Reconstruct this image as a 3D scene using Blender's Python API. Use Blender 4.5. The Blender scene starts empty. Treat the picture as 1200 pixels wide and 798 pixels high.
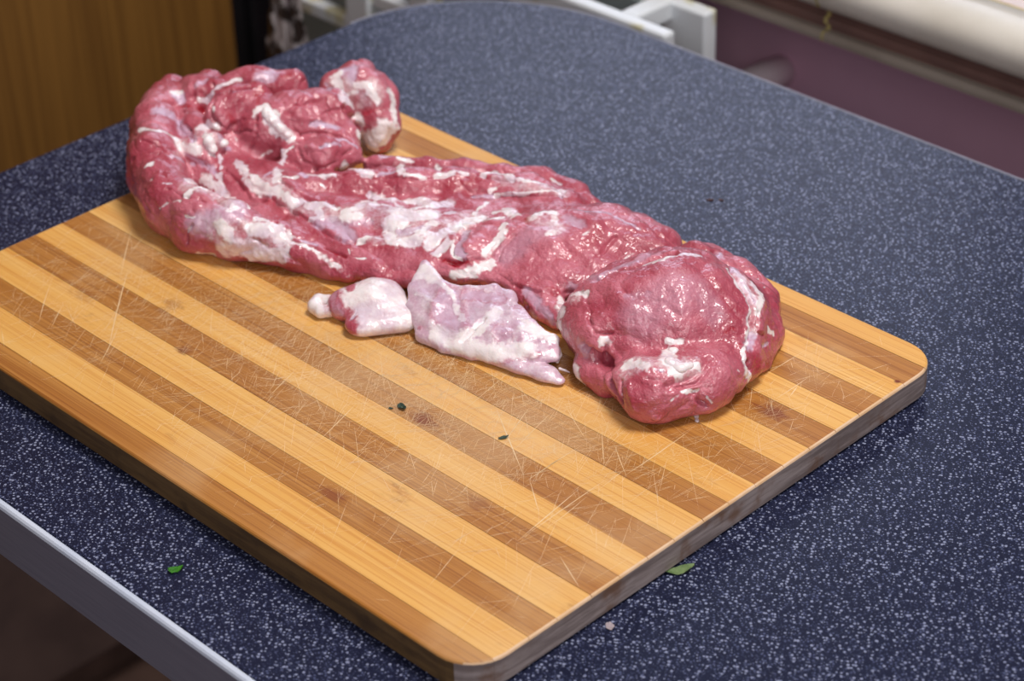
import bpy, bmesh, math, random
import numpy as np
from mathutils import Vector, Matrix

# ------------------------------------------------------------------ camera
C = bpy.context.scene.collection
sc = bpy.context.scene
cam_d = bpy.data.cameras.new('camera'); cam = bpy.data.objects.new('camera', cam_d); C.objects.link(cam)
cam_d.sensor_width = 36.0; cam_d.lens = 80.21
cam.matrix_world = Matrix(((0.7073081, -0.3668320, 0.6042760, 0.68122),
                           (0.7064465, 0.3975985, -0.5855329, -0.58916),
                           (-0.0254670, 0.8410409, 0.5403718, 0.58248), (0, 0, 0, 1)))
cam_d.clip_start = 0.05; cam_d.clip_end = 30
cam_d.dof.use_dof = True; cam_d.dof.focus_distance = 0.99; cam_d.dof.aperture_fstop = 11.0
sc.camera = cam

# ------------------------------------------------------------------ light
w = bpy.data.worlds.new('world'); sc.world = w; w.use_nodes = True
bg = w.node_tree.nodes['Background']; bg.inputs[0].default_value = (0.62, 0.72, 1.0, 1); bg.inputs[1].default_value = 0.10
def area(name, loc, target, sx, sy, power, col):
    l = bpy.data.lights.new(name, 'AREA'); l.shape = 'RECTANGLE'; l.size = sx; l.size_y = sy; l.energy = power; l.color = col
    o = bpy.data.objects.new(name, l); C.objects.link(o); o.location = loc
    o.rotation_euler = (Vector(target) - Vector(loc)).to_track_quat('-Z', 'Y').to_euler(); return o
area('window_daylight', (-1.0, 1.35, 0.82), (0.0, 0.1, 0.0), 0.8, 0.6, 6.0, (0.74, 0.80, 1.0))
area('ceiling_lamp', (0.40, 0.30, 1.70), (0.0, 0.05, 0.0), 0.55, 0.55, 28, (1.0, 0.96, 0.92))
area('room_bounce', (1.5, -1.2, 1.1), (0.0, 0.0, 0.0), 1.2, 1.2, 17, (1.0, 0.97, 0.96))
sc.view_settings.view_transform = 'Standard'; sc.view_settings.look = 'None'
sc.view_settings.gamma = 1.0; sc.view_settings.exposure = 0.0; sc.view_settings.use_curve_mapping = False

# ------------------------------------------------------------------ helpers
def lin(r, g, b):
    f = lambda v: (v / 255) / 12.92 if v / 255 <= 0.04045 else ((v / 255 + 0.055) / 1.055) ** 2.4
    return (f(r), f(g), f(b), 1.0)
def obj(name, bm, mats, parent=None, smooth=False):
    me = bpy.data.meshes.new(name); bm.to_mesh(me); bm.free()
    for m in (mats if isinstance(mats, (list, tuple)) else [mats]): me.materials.append(m)
    if smooth: me.polygons.foreach_set('use_smooth', [True] * len(me.polygons))
    o = bpy.data.objects.new(name, me); C.objects.link(o)
    if parent: o.parent = parent
    return o
def tag(o, label, cat, group=None):
    o['label'] = label; o['category'] = cat
    if group: o['group'] = group
    return o
def thing(name, label, cat, loc=(0, 0, 0), group=None):
    o = bpy.data.objects.new(name, None); C.objects.link(o); o.location = loc; o.empty_display_size = 0.02
    return tag(o, label, cat, group)
def struct(o): o['kind'] = 'structure'; return o
def box(bm, x0, x1, y0, y1, z0, z1, bev=0.0, mi=0):
    r = bmesh.ops.create_cube(bm, size=1.0)
    for v in r['verts']:
        v.co = Vector(((x0 + x1) / 2 + v.co.x * (x1 - x0), (y0 + y1) / 2 + v.co.y * (y1 - y0), (z0 + z1) / 2 + v.co.z * (z1 - z0)))
    for f in {f for v in r['verts'] for f in v.link_faces}: f.material_index = mi
    if bev: bmesh.ops.bevel(bm, geom=list({e for v in r['verts'] for e in v.link_edges}), offset=bev, segments=2, affect='EDGES', profile=0.5)
    return bm
def tube(bm, pts, rad, seg=8, cap=True):
    pts = [Vector(p) for p in pts]; rings = []
    for i, p in enumerate(pts):
        t = (pts[min(i + 1, len(pts) - 1)] - pts[max(i - 1, 0)]).normalized()
        a = t.orthogonal().normalized() if i == 0 else (a - t * a.dot(t)).normalized()
        b = t.cross(a); r = rad[i] if isinstance(rad, (list, tuple)) else rad
        rings.append([bm.verts.new(p + (a * math.cos(2 * math.pi * k / seg) + b * math.sin(2 * math.pi * k / seg)) * r) for k in range(seg)])
    for A, B in zip(rings, rings[1:]):
        for k in range(seg): bm.faces.new((A[k], A[(k + 1) % seg], B[(k + 1) % seg], B[k]))
    if cap: bm.faces.new(rings[0][::-1]); bm.faces.new(rings[-1])
    return bm
class Mat:
    def __init__(s, name, rough=0.5, **kw):
        s.m = bpy.data.materials.new(name); s.m.use_nodes = True; s.t = s.m.node_tree; s.n = s.t.nodes
        s.p = s.n['Principled BSDF']; s.p.inputs['Roughness'].default_value = rough
        for k, v in kw.items(): s.p.inputs[k.replace('_', ' ')].default_value = v
    def node(s, typ, **kw):
        n = s.n.new('ShaderNode' + typ)
        for k, v in kw.items():
            if hasattr(n, k): setattr(n, k, v)
            else: n.inputs[k.replace('_', ' ')].default_value = v
        return n
    def link(s, a, b): s.t.links.new(a, b)
    def val(s, x, sock):
        if hasattr(x, 'is_linked'): s.link(x, sock)
        else: sock.default_value = x
    def math(s, op, a, b=0.0, c=0.0, clamp=False):
        n = s.n.new('ShaderNodeMath'); n.operation = op; n.use_clamp = clamp
        for x, i in ((a, 0), (b, 1), (c, 2)): s.val(x, n.inputs[i])
        return n.outputs[0]
    def mix(s, f, a, b, blend='MIX'):
        n = s.n.new('ShaderNodeMix'); n.data_type = 'RGBA'; n.blend_type = blend
        s.val(f, n.inputs[0]); s.val(a, n.inputs[6]); s.val(b, n.inputs[7]); return n.outputs[2]
    def ramp(s, x, lo, hi):
        n = s.n.new('ShaderNodeMapRange'); n.interpolation_type = 'SMOOTHSTEP'
        s.val(x, n.inputs[0]); s.val(lo, n.inputs[1]); s.val(hi, n.inputs[2]); return n.outputs[0]
    def pos(s, scale=(1, 1, 1), rot=(0, 0, 0), loc=(0, 0, 0)):
        g = s.n.new('ShaderNodeNewGeometry'); m = s.n.new('ShaderNodeMapping')
        s.link(g.outputs['Position'], m.inputs[0]); m.inputs['Scale'].default_value = scale
        m.inputs['Rotation'].default_value = rot; m.inputs['Location'].default_value = loc; return m.outputs[0]
    def noise(s, vec, scale, detail=3.0, rough=0.55):
        n = s.n.new('ShaderNodeTexNoise'); n.inputs['Scale'].default_value = scale; n.inputs['Detail'].default_value = detail
        n.inputs['Roughness'].default_value = rough; s.link(vec, n.inputs['Vector']); return n.outputs['Fac']
    def voro(s, vec, scale, out='Distance'):
        n = s.n.new('ShaderNodeTexVoronoi'); n.inputs['Scale'].default_value = scale; s.link(vec, n.inputs['Vector']); return n
    def bump(s, h, strength=0.3, dist=0.001):
        n = s.n.new('ShaderNodeBump'); n.inputs['Strength'].default_value = strength; n.inputs['Distance'].default_value = dist
        s.link(h, n.inputs['Height']); s.link(n.outputs[0], s.p.inputs['Normal'])
    def color(s, c): s.val(c, s.p.inputs['Base Color']); return s

TOP = 0.0145                                                        # height of the board's face above the table top

# ------------------------------------------------------------------ materials of the setting
def m_laminate():
    m = Mat('speckled_laminate', 0.30, Specular_IOR_Level=0.10); P = m.pos()
    col = m.mix(m.noise(P, 60, 2), lin(*LAM0), lin(*LAM1))
    for k, (sc_, th, amt, c) in enumerate(((950, 0.48, 0.7, lin(54, 59, 86)), (720, 0.45, 0.75, lin(90, 96, 128)), (560, 0.42, 0.9, lin(146, 151, 178)))):
        mp = m.pos(loc=(3.1 * k, 1.7 * k, 0.4), rot=(0, 0, 0.5 * k))
        v = m.voro(mp, sc_); v.voronoi_dimensions = '2D'; v.inputs['Randomness'].default_value = 1.0
        sep = m.node('SeparateColor'); m.link(v.outputs['Color'], sep.inputs[0])
        size = m.math('MULTIPLY', m.math('POWER', sep.outputs[0], 1.6), th)
        wob = m.math('ADD', v.outputs['Distance'], m.math('MULTIPLY', m.math('SUBTRACT', m.noise(P, 1500, 1), 0.5), 0.22))
        f = m.math('MULTIPLY', m.ramp(m.math('SUBTRACT', size, wob), 0.0, 0.12), amt)
        col = m.mix(f, col, c)
    m.color(col); m.bump(m.noise(P, 900, 2), 0.15, 0.0004)
    return m.m
LAM0, LAM1 = (25, 27, 46), (32, 35, 57)
def simple(name, c0, c1, rough, scale=20.0, stretch=(1, 1, 1), metallic=0.0, bump=0.0):
    m = Mat(name, rough, Metallic=metallic); n = m.noise(m.pos(stretch), scale, 5)
    m.color(m.mix(m.ramp(n, 0.3, 0.7), lin(*c0), lin(*c1)))
    if bump: m.bump(n, bump, 0.002)
    return m.m
M_lam = m_laminate()
M_pink = simple('pink_wall_paint', (214, 166, 190), (222, 174, 198), 0.8, 9, bump=0.1)
M_floor = simple('brown_floor_covering', (84, 62, 54), (108, 82, 72), 0.6, 14)
M_alu = simple('brushed_edge_strip', (132, 130, 146), (142, 140, 156), 0.42, 30, (1, 30, 30), 0.3)
M_lip = simple('lit_strip_lip', (196, 204, 222), (210, 216, 230), 0.35, 30)  # same metal as the strip, light from above put into a paler colour
M_band = simple('grey_edge_band', (128, 128, 142), (140, 140, 154), 0.5, 30)
M_black = simple('black_lacquer', (16, 13, 16), (24, 20, 24), 0.6, 20)
M_core = simple('chipboard_core', (110, 86, 62), (128, 102, 76), 0.8, 90)
def m_white():
    m = Mat('white_enamel', 0.35); P = m.pos(); c = m.mix(m.noise(P, 12, 2), lin(216, 220, 224), lin(228, 231, 234))
    m.color(m.mix(m.math('MULTIPLY', m.ramp(m.noise(m.pos((1, 1, 0.6), loc=(0.31, 0.2, 0.1)), 32, 2), 0.58, 0.68), 0.7), c, lin(190, 178, 110))); return m.m
M_white = m_white()
M_sill = simple('cream_sill_glaze', (205, 198, 186), (222, 216, 206), 0.35, 16)
M_grout = simple('yellow_grout', (176, 160, 96), (196, 182, 120), 0.8, 60)
M_dark = simple('dark_steel', (60, 60, 66), (80, 80, 88), 0.4, 30, metallic=0.7)
def m_cab():
    m = Mat('oak_veneer', 0.55); n = m.noise(m.pos((1, 60, 1.2)), 3.0, 5); n2 = m.noise(m.pos((1, 200, 2)), 3.0, 3)
    c = m.mix(m.ramp(n, 0.32, 0.68), lin(112, 74, 28), lin(134, 92, 38)); m.color(m.mix(m.math('MULTIPLY', m.ramp(n2, 0.5, 0.75), 0.35), c, lin(92, 58, 20))); return m.m
M_cab = m_cab()
def m_tile():
    m = Mat('pinkish_sill_tile', 0.4); P = m.pos(); c = m.mix(m.ramp(m.noise(P, 30, 5), 0.35, 0.7), lin(216, 198, 192), lin(226, 210, 206))
    v = m.voro(P, 55); f = m.ramp(v.outputs['Distance'], 0.16, 0.09); n = m.ramp(m.noise(P, 18, 1), 0.52, 0.6)
    m.color(m.mix(m.math('MULTIPLY', f, n), c, lin(120, 92, 90))); return m.m
M_tile = m_tile()
def m_bag():
    m = Mat('crumpled_film', 0.25); P = m.pos(); c = m.mix(m.ramp(m.noise(P, 60, 3), 0.44, 0.58), lin(44, 34, 30), lin(170, 160, 160)); m.color(c); return m.m
M_bag = m_bag()

# ------------------------------------------------------------------ the setting
FL = -0.76
bm = bmesh.new(); box(bm, -1.0, 2.2, -1.8, 0.62, FL - 0.1, FL); struct(obj('floor', bm, M_floor))
bm = bmesh.new(); box(bm, -1.0, 2.2, 0.50, 0.62, FL, -0.0200); struct(obj('wall_back', bm, M_pink))
bm = bmesh.new(); box(bm, -1.0, -0.96, -1.8, 0.50, FL, 1.2); struct(obj('wall_left', bm, M_pink))

# window sill: rounded cream nosing tiles with a stepped underside, flat tiles behind
sill = thing('window_sill', 'cream tiled window sill with rounded nosing above the pink wall', 'window sill', (0, 0.45, -0.04))
PROF = [(0.452, 0.031), (0.440, 0.0318), (0.430, 0.0305), (0.4225, 0.026), (0.4200, 0.019), (0.4205, 0.011), (0.4235, 0.0055), (0.429, 0.0035), (0.452, 0.0030)]
BAND = [(0.4505, 0.0029), (0.4345, 0.0029), (0.4345, -0.0035), (0.4315, -0.0045), (0.4315, -0.0080), (0.4345, -0.0090), (0.4345, -0.0127), (0.4505, -0.0127)]
LIP = [(0.4505, -0.0128), (0.4300, -0.0129), (0.4285, -0.0140), (0.4280, -0.0160), (0.4286, -0.0188), (0.4305, -0.0195), (0.4980, -0.0195), (0.4980, -0.0128)]
def extrude(bm, prof, x0, x1):
    a = [bm.verts.new((x0, y, z)) for y, z in prof]; b = [bm.verts.new((x1, y, z)) for y, z in prof]; n = len(prof)
    for i in range(n): bm.faces.new((a[i], a[(i + 1) % n], b[(i + 1) % n], b[i]))
    bm.faces.new([bm.verts.new(v.co) for v in a[::-1]]); bm.faces.new([bm.verts.new(v.co) for v in b]); bmesh.ops.recalc_face_normals(bm, faces=bm.faces[:])
JX = [-0.96, -0.520, -0.0905, 0.340, 0.77, 1.2]
for x0, x1 in zip(JX, JX[1:]):
    bm = bmesh.new(); extrude(bm, PROF, x0 + 0.0012, x1 - 0.0012); o = obj('nosing_tile', bm, M_sill, sill, True); o.location = -sill.location
    for p in o.data.polygons: p.use_smooth = abs(p.normal.x) < 0.5
    bm = bmesh.new(); box(bm, x0 + 0.001, x1 - 0.001, 0.4545, 0.70, 0.018, 0.0312, 0.0008); o = obj('flat_tile', bm, M_tile, sill); o.location = -sill.location
M_brown = simple('brown_fascia', (112, 84, 78), (128, 96, 88), 0.7, 30)  # darker brown than the nosing tiles above it
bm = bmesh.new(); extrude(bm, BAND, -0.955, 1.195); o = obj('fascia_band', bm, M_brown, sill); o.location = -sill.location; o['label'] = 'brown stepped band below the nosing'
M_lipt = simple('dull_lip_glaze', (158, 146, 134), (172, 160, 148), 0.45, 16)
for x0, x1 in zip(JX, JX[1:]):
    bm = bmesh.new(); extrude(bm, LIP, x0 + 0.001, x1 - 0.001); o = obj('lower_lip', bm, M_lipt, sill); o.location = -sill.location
bm = bmesh.new(); box(bm, -0.95, 1.19, 0.4525, 0.69, -0.0120, 0.0304)
for x in JX[1:-1]:
    for prof in (PROF, BAND, LIP):
        extrude(bm, [(y + (0.0003 if prof is not BAND else -0.0003) * (1 if y < 0.45 else 0), z - 0.0002 * (prof is PROF)) for y, z in prof], x - 0.0013, x + 0.0013)
o = obj('grout', bm, M_grout, sill); o.location = -sill.location

# wooden cabinet at the left, black side beyond it
cab = thing('wooden_cabinet', 'brown wood-grain cabinet standing at left beyond the table', 'cabinet', (-0.75, 0.0, FL))
bm = bmesh.new(); box(bm, -0.95, -0.660, -1.2, 0.4155, FL + 0.06, -0.402, 0.001); o = obj('lower_panel', bm, simple('shaded_cabinet_brown', (74, 56, 52), (88, 68, 62), 0.7, 20), cab); o.location = -cab.location; o['label'] = 'lower panel with shade in its dark brown'  # shade on the lower cabinet front put into a dark brown
bm = bmesh.new(); box(bm, -0.95, -0.662, -1.2, 0.4155, -0.400, 0.75, 0.001); o = obj('door_panel', bm, M_cab, cab); o.location = -cab.location
bm = bmesh.new(); box(bm, -0.95, -0.70, -1.2, 0.4155, FL, FL + 0.06); o = obj('plinth', bm, M_floor, cab); o.location = -cab.location
bk = thing('black_panel', 'narrow black upright panel between cabinet and crumpled bag', 'panel', (-0.70, 0.44, FL))
bm = bmesh.new(); box(bm, -0.95, -0.675, 0.4165, 0.437, FL, 0.75, 0.001); o = obj('front_board', bm, M_black, bk); o.location = -bk.location
bm = bmesh.new(); box(bm, -0.95, -0.665, 0.4375, 0.4590, FL, 0.75, 0.002); o = obj('post', bm, M_black, bk); o.location = -bk.location

# white slatted rack between the table and the wall
rad = thing('white_rack', 'white slatted rack standing behind the rounded table corner', 'rack', (-0.3, 0.38, FL))
M_back_shade = simple('back_panel_shade', (120, 132, 132), (138, 150, 150), 0.4, 9)  # shade on the white back panel put into a grey-green colour
def rpart(name, q, mat=M_white, bev=0.002):
    b = bmesh.new(); box(b, *q, bev); o = obj(name, b, mat, rad); o.location = -rad.location; return o
rpart('back_panel', (-0.572, -0.194, 0.402, 0.408, FL, -0.02), M_back_shade)
rpart('end_panel', (-0.193, -0.158, 0.398, 0.410, FL, -0.0115))
rpart('front_rail', (-0.372, -0.152, 0.354, 0.364, -0.026, -0.0085))
rpart('rail', (-0.50, -0.372, 0.354, 0.364, -0.098, -0.087))
rpart('rail', (-0.42, -0.372, 0.354, 0.364, -0.071, -0.060))
rpart('rail', (-0.50, -0.152, 0.354, 0.364, -0.16, -0.148))
rpart('post', (-0.447, -0.423, 0.352, 0.366, FL, -0.02))
rpart('post', (-0.380, -0.360, 0.352, 0.366, FL, -0.02))
rpart('post', (-0.275, -0.262, 0.355, 0.363, FL, -0.026))
rpart('post', (-0.170, -0.153, 0.354, 0.364, FL, -0.026))
rpart('cross_bar', (-0.199, -0.185, 0.3645, 0.4015, -0.024, -0.010))
rpart('cross_bar', (-0.30, -0.286, 0.3645, 0.4015, -0.024, -0.010))
# painted pipe stub under the sill
bm = bmesh.new(); tube(bm, [(-0.176, 0.50, -0.092), (-0.176, 0.47, -0.091), (-0.174, 0.446, -0.089), (-0.168, 0.434, -0.104), (-0.166, 0.432, -0.30)], [0.011, 0.0115, 0.0115, 0.011, 0.0105], 14)
M_pipe = simple('pinkish_pipe_paint', (238, 222, 228), (244, 230, 234), 0.5, 20)
tag(obj('pipe', bm, M_pipe, None, True), 'pale pink pipe end on the pink wall beside the radiator', 'pipe')

# crumpled bag
rng = random.Random(5)
bm = bmesh.new(); bmesh.ops.create_icosphere(bm, subdivisions=5, radius=1.0)
from mathutils import noise as mn
for v in bm.verts:
    d = v.co.normalized(); q = d * 2.6
    s = 1 + 0.22 * mn.noise(q) + 0.16 * abs(mn.noise(q * 2.3)) + 0.10 * abs(mn.noise(q * 5))
    v.co = Vector((-0.482 + d.x * 0.036 * s, 0.330 + d.y * 0.022 * s, -0.40 + d.z * 0.29 * s))
    v.co.z = max(v.co.z, FL + 0.002)
tag(obj('crumpled_bag', bm, M_bag, None, False), 'crumpled grey-brown plastic bag beside the white rack', 'bag')

# ------------------------------------------------------------------ table
tab = thing('kitchen_table', 'dark speckled laminate table with a pale metal edge strip', 'table', (0.2, 0.07, FL))
def arc(cx, cy, rx, ry, a0, a1, n): return [(cx + rx * math.cos(math.radians(a0 + (a1 - a0) * k / n)), cy + ry * math.sin(math.radians(a0 + (a1 - a0) * k / n))) for k in range(n + 1)]
YN, YF, XL, XR = -0.1987, 0.3345, -0.2932, 0.95
outl = [(XL, YN + 0.0013), (XR, YN + 0.0013), (XR, YF)] + arc(-0.172, 0.226, 0.1215, 0.1085, 90, 180, 24)
def offs(pl, d):
    n = len(pl); out = []
    for i in range(n):
        a, b, c = Vector(pl[i - 1]), Vector(pl[i]), Vector(pl[(i + 1) % n]); n1 = (b - a).normalized(); n2 = (c - b).normalized()
        p1 = Vector((-n1.y, n1.x)); p2 = Vector((-n2.y, n2.x)); m = (p1 + p2).normalized(); out.append(tuple(b + m * (d / max(0.3, m.dot(p1)))))
    return out
def slab(bm, pl, levels, mi_side=0, mi_top=0):                   # levels: (inset, z) from the bottom up
    rings = [[bm.verts.new((x, y, z)) for x, y in offs(pl, d)] for d, z in levels]; n = len(pl)
    f = bm.faces.new(rings[0][::-1]); f.material_index = mi_side
    for A, B in zip(rings, rings[1:]):
        for k in range(n): bm.faces.new((A[k], A[(k + 1) % n], B[(k + 1) % n], B[k])).material_index = mi_side
    bm.faces.new(rings[-1]).material_index = mi_top
bm = bmesh.new(); slab(bm, outl, [(0.0012, -0.030), (0.0012, -0.0006), (0.0016, 0.0)]); o = obj('table_top', bm, M_lam, tab); o.location = -tab.location
bm = bmesh.new(); pl = outl[2:]; a = pl; b = offs(outl, 0.0013)[2:]
for z0, z1 in ((-0.030, 0.0002),):
    V = [[bm.verts.new((x, y, z)) for x, y in q] for q, z in ((a, z0), (a, z1), (b, z1), (b, z0))]
    for i in range(len(pl) - 1):
        for k in range(4): bm.faces.new((V[k][i], V[k][i + 1], V[(k + 1) % 4][i + 1], V[(k + 1) % 4][i]))
o = obj('edge_band', bm, M_band, tab); o.location = -tab.location; o['label'] = 'thin grey band around the far edge'
bm = bmesh.new(); box(bm, XL, XR, YN - 0.0012, YN + 0.0014, -0.0300, -0.0016, 0.0003)
o = obj('edge_strip', bm, M_alu, tab); o.location = -tab.location; o['label'] = 'scuffed grey metal strip on the near edge'
bm = bmesh.new(); extrude(bm, [(YN - 0.0013, -0.0017), (YN - 0.0009, -0.0005), (YN - 0.0001, 0.0003), (YN + 0.0014, 0.0005), (YN + 0.0019, 0.0002), (YN + 0.0019, -0.0015)], XL, XR)
o = obj('strip_lip', bm, M_lip, tab); o.location = -tab.location; o['label'] = 'lip along the metal strip, top light in its pale colour'
for x, y in ((0.30, -0.12), (0.86, -0.12), (-0.20, 0.24), (0.86, 0.26)):
    bm = bmesh.new(); tube(bm, [(x, y, FL), (x, y, -0.03)], 0.02, 16); o = obj('leg', bm, M_dark, tab, True); o.location = -tab.location

# ------------------------------------------------------------------ cutting board
def m_strip(name, c0, c1, streak, dark):
    m = Mat(name, 0.5, Specular_IOR_Level=0.3); P = m.pos()
    oi = m.node('ObjectInfo').outputs['Random']
    sh = m.node('CombineXYZ'); m.link(m.math('MULTIPLY', oi, 3.0), sh.inputs[0]); m.link(m.math('MULTIPLY', oi, 7.0), sh.inputs[2])
    ad = m.node('VectorMath', operation='ADD'); m.link(P, ad.inputs[0]); m.link(sh.outputs[0], ad.inputs[1])
    mp = m.node('Mapping', Scale=(6, 800, 6)); m.link(ad.outputs[0], mp.inputs[0])
    mq = m.node('Mapping', Scale=(3, 90, 3)); m.link(ad.outputs[0], mq.inputs[0])
    fine = m.noise(mp.outputs[0], 1.6, 4, 0.6); wide = m.noise(mq.outputs[0], 1.3, 3)
    c = m.mix(m.ramp(wide, 0.3, 0.7), lin(*c0), lin(*c1))
    c = m.mix(m.math('MULTIPLY', m.ramp(fine, 0.46, 0.66), 0.8), c, lin(*streak))
    c = m.mix(m.math('MULTIPLY', oi, 0.22), c, lin(*dark))
    wear = m.ramp(m.noise(P, 14, 4), 0.50, 0.66)                      # worn pale patches
    c = m.mix(m.math('MULTIPLY', wear, 0.20), c, lin(228, 196, 150))
    st = m.math('MULTIPLY', m.ramp(m.noise(m.pos((16, 44, 1), loc=(2.3, 0.4, 0)), 1.0, 5, 0.7), 0.60, 0.74), 0.5)
    c = m.mix(st, c, lin(132, 66, 30))                                # reddish brown stains
    for (x, y, rx, ry, a) in STAINS:
        d = m.node('VectorMath', operation='LENGTH'); mm = m.node('Mapping', Scale=(1 / rx, 1 / ry, 0.0), Location=(-x / rx, -y / ry, 0)); m.link(P, mm.inputs[0]); m.link(mm.outputs[0], d.inputs[0])
        dd = m.math('ADD', d.outputs['Value'], m.math('MULTIPLY', m.math('SUBTRACT', m.noise(m.pos((1, 2.5, 1)), 140, 3), 0.5), 1.6))
        c = m.mix(m.math('MULTIPLY', m.ramp(dd, 1.0, 0.3), a), c, lin(122, 54, 26))
    m.color(c); m.bump(fine, 0.25, 0.0003)
    return m.m
STAINS = [(0.0632,-0.0453,0.01,0.005,0.85),(0.1703,0.063,0.012,0.006,0.8),(-0.0594,-0.0819,0.006,0.004,0.75),(0.0754,-0.1091,0.009,0.005,0.6),(0.1961,0.1189,0.0022,0.002,1.0),(-0.0954,-0.0603,0.008,0.005,0.4),(-0.095,-0.0662,0.006,0.004,0.3),(-0.1335,-0.0838,0.012,0.006,0.25),(0.1241,-0.0718,0.008,0.006,0.35)]
M_light = m_strip('light_bamboo', (222, 164, 82), (232, 184, 108), (204, 136, 58), (214, 146, 66))
M_dk = m_strip('dark_bamboo', (170, 110, 46), (190, 132, 64), (136, 76, 28), (154, 92, 38))
def m_side(name, c0, c1, c2):
    m = Mat(name, 0.7); n = m.noise(m.pos((14, 14, 160)), 1.6, 5, 0.65); n2 = m.noise(m.pos(), 60, 4)
    c = m.mix(m.ramp(n, 0.35, 0.65), lin(*c0), lin(*c1)); m.color(m.mix(m.math('MULTIPLY', m.ramp(n2, 0.5, 0.7), 0.7), c, lin(*c2))); m.bump(n, 0.4, 0.0006); return m.m
M_side_shade = m_side('dark_shaded_side', (88, 64, 36), (114, 86, 50), (62, 44, 26))  # shade on the board's long side put into its dark brown
M_end = m_side('grey_weathered_end', (126, 110, 106), (170, 154, 150), (116, 76, 44))
M_rim = simple('worn_rim', (226, 192, 160), (214, 170, 124), 0.6, 60)
board = thing('cutting_board', 'striped light and dark bamboo cutting board on the dark table', 'cutting board', (0, 0, 0.0003))
HX, HY = 0.2, 0.1489
rr = 0.019
ol = (arc(HX - rr, -HY + rr, rr, rr, -90, 0, 8) + arc(HX - rr, HY - rr, rr, rr, 0, 90, 8) + arc(-HX + rr, HY - rr, rr, rr, 90, 180, 8) + arc(-HX + rr, -HY + rr, rr, rr, 180, 270, 8))
YB = [-0.149, -0.1364, -0.1181, -0.1027, -0.0833, -0.0670, -0.0505, -0.0345, -0.0166, -0.0007, 0.0165, 0.0348, 0.0523, 0.0702, 0.0867, 0.1035, 0.1190, 0.1360, 0.149]
def clip(pl, y, keep_above):
    out = []; s = 1 if keep_above else -1
    for i in range(len(pl)):
        a, b = pl[i - 1], pl[i]; da, db = s * (a[1] - y), s * (b[1] - y)
        if (da >= 0) != (db >= 0): t = da / (da - db); out.append((a[0] + (b[0] - a[0]) * t, y))
        if db >= 0: out.append(b)
    return out
def strip_mesh(y0, y1, mat, first, last, zt):
    lv = [(0.0016, 0.0), (0.0, 0.0012), (0.0, zt - 0.0011), (0.00035, zt - 0.0004), (0.0011, zt)]
    bm = bmesh.new(); rings = []
    g = 0.00012
    base = clip(clip(ol, y0 + (0 if first else g), True), y1 - (0 if last else g), False)
    # inset of the outer outline only: shrink towards the board's middle, keep the joints straight
    for d, z in lv:
        ring = []
        for x, y in base:
            cx = math.copysign(max(abs(x) - 0, 0), x)
            nx, ny = 0.0, 0.0
            ax, ay = abs(x) - (HX - rr), abs(y) - (HY - rr)
            if ax > 1e-6 and ay > 1e-6: l = math.hypot(ax, ay); nx, ny = ax / l, ay / l
            elif ax > -1e-6 and ay <= 1e-6: nx = 1.0
            elif ay > -1e-6: ny = 1.0
            qx = x - math.copysign(nx * d, x); qy = y - math.copysign(ny * d, y)
            gg = g if z > zt - 0.0008 else 0.0
            if not first: qy = y0 + gg if abs(y - y0) < 3 * g else qy
            if not last: qy = y1 - gg if abs(y - y1) < 3 * g else qy
            ring.append(bm.verts.new((qx, qy, z)))
        rings.append(ring)
    n = len(base)
    bm.faces.new(rings[0][::-1]).material_index = 1
    for li, (A, B) in enumerate(zip(rings, rings[1:])):
        for k in range(n):
            f = bm.faces.new((A[k], A[(k + 1) % n], B[(k + 1) % n], B[k])); f.normal_update()
            f.material_index = (3 if li >= 2 else 2) if abs(f.normal.x) > 0.45 else (0 if li >= 2 else 1)
    bm.faces.new(rings[-1]).material_index = 0
    o = obj('strip', bm, [mat, M_side_shade, M_end, M_rim], board); o.location = (0, 0, 0); return o
jr = random.Random(3)
for i in range(18):
    strip_mesh(YB[i], YB[i + 1], M_dk if i % 2 == 0 else M_light, i == 0, i == 17, TOP - 0.0003 - jr.choice((0, 0, 0.00006, 0.0001)))

# knife scratches: shallow pale slivers, hair-thin, on the board's face
M_scr = simple('raw_scratch_wood', (238, 212, 172), (228, 196, 150), 0.6, 90)
bm = bmesh.new(); sr = random.Random(11); ZS = TOP - 0.0003 + 0.00003
def scratch(x, y, ang, L, wd):
    dx, dy = math.cos(ang), math.sin(ang); c = sr.uniform(-0.012, 0.012) * L
    p = [(-0.5, 0), (-0.2, 0.7), (0.0, 1), (0.2, 0.8), (0.5, 0)]; top = []; bot = []
    for t, ww in p:
        k = c * (1 - 4 * t * t); px, py = x + dx * L * t - dy * k, y + dy * L * t + dx * k
        if abs(px) > HX - 0.004 or abs(py) > HY - 0.004: return
        if ww == 0: top.append(bm.verts.new((px, py, ZS))); bot.append(top[-1])
        else: top.append(bm.verts.new((px - dy * wd * ww / 2, py + dx * wd * ww / 2, ZS))); bot.append(bm.verts.new((px + dy * wd * ww / 2, py - dx * wd * ww / 2, ZS)))
    for i in range(4):
        q = [bot[i], bot[i + 1], top[i + 1], top[i]]; q = [v for j, v in enumerate(q) if v not in q[:j]]
        bm.faces.new(q)
SCR = []
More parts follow.
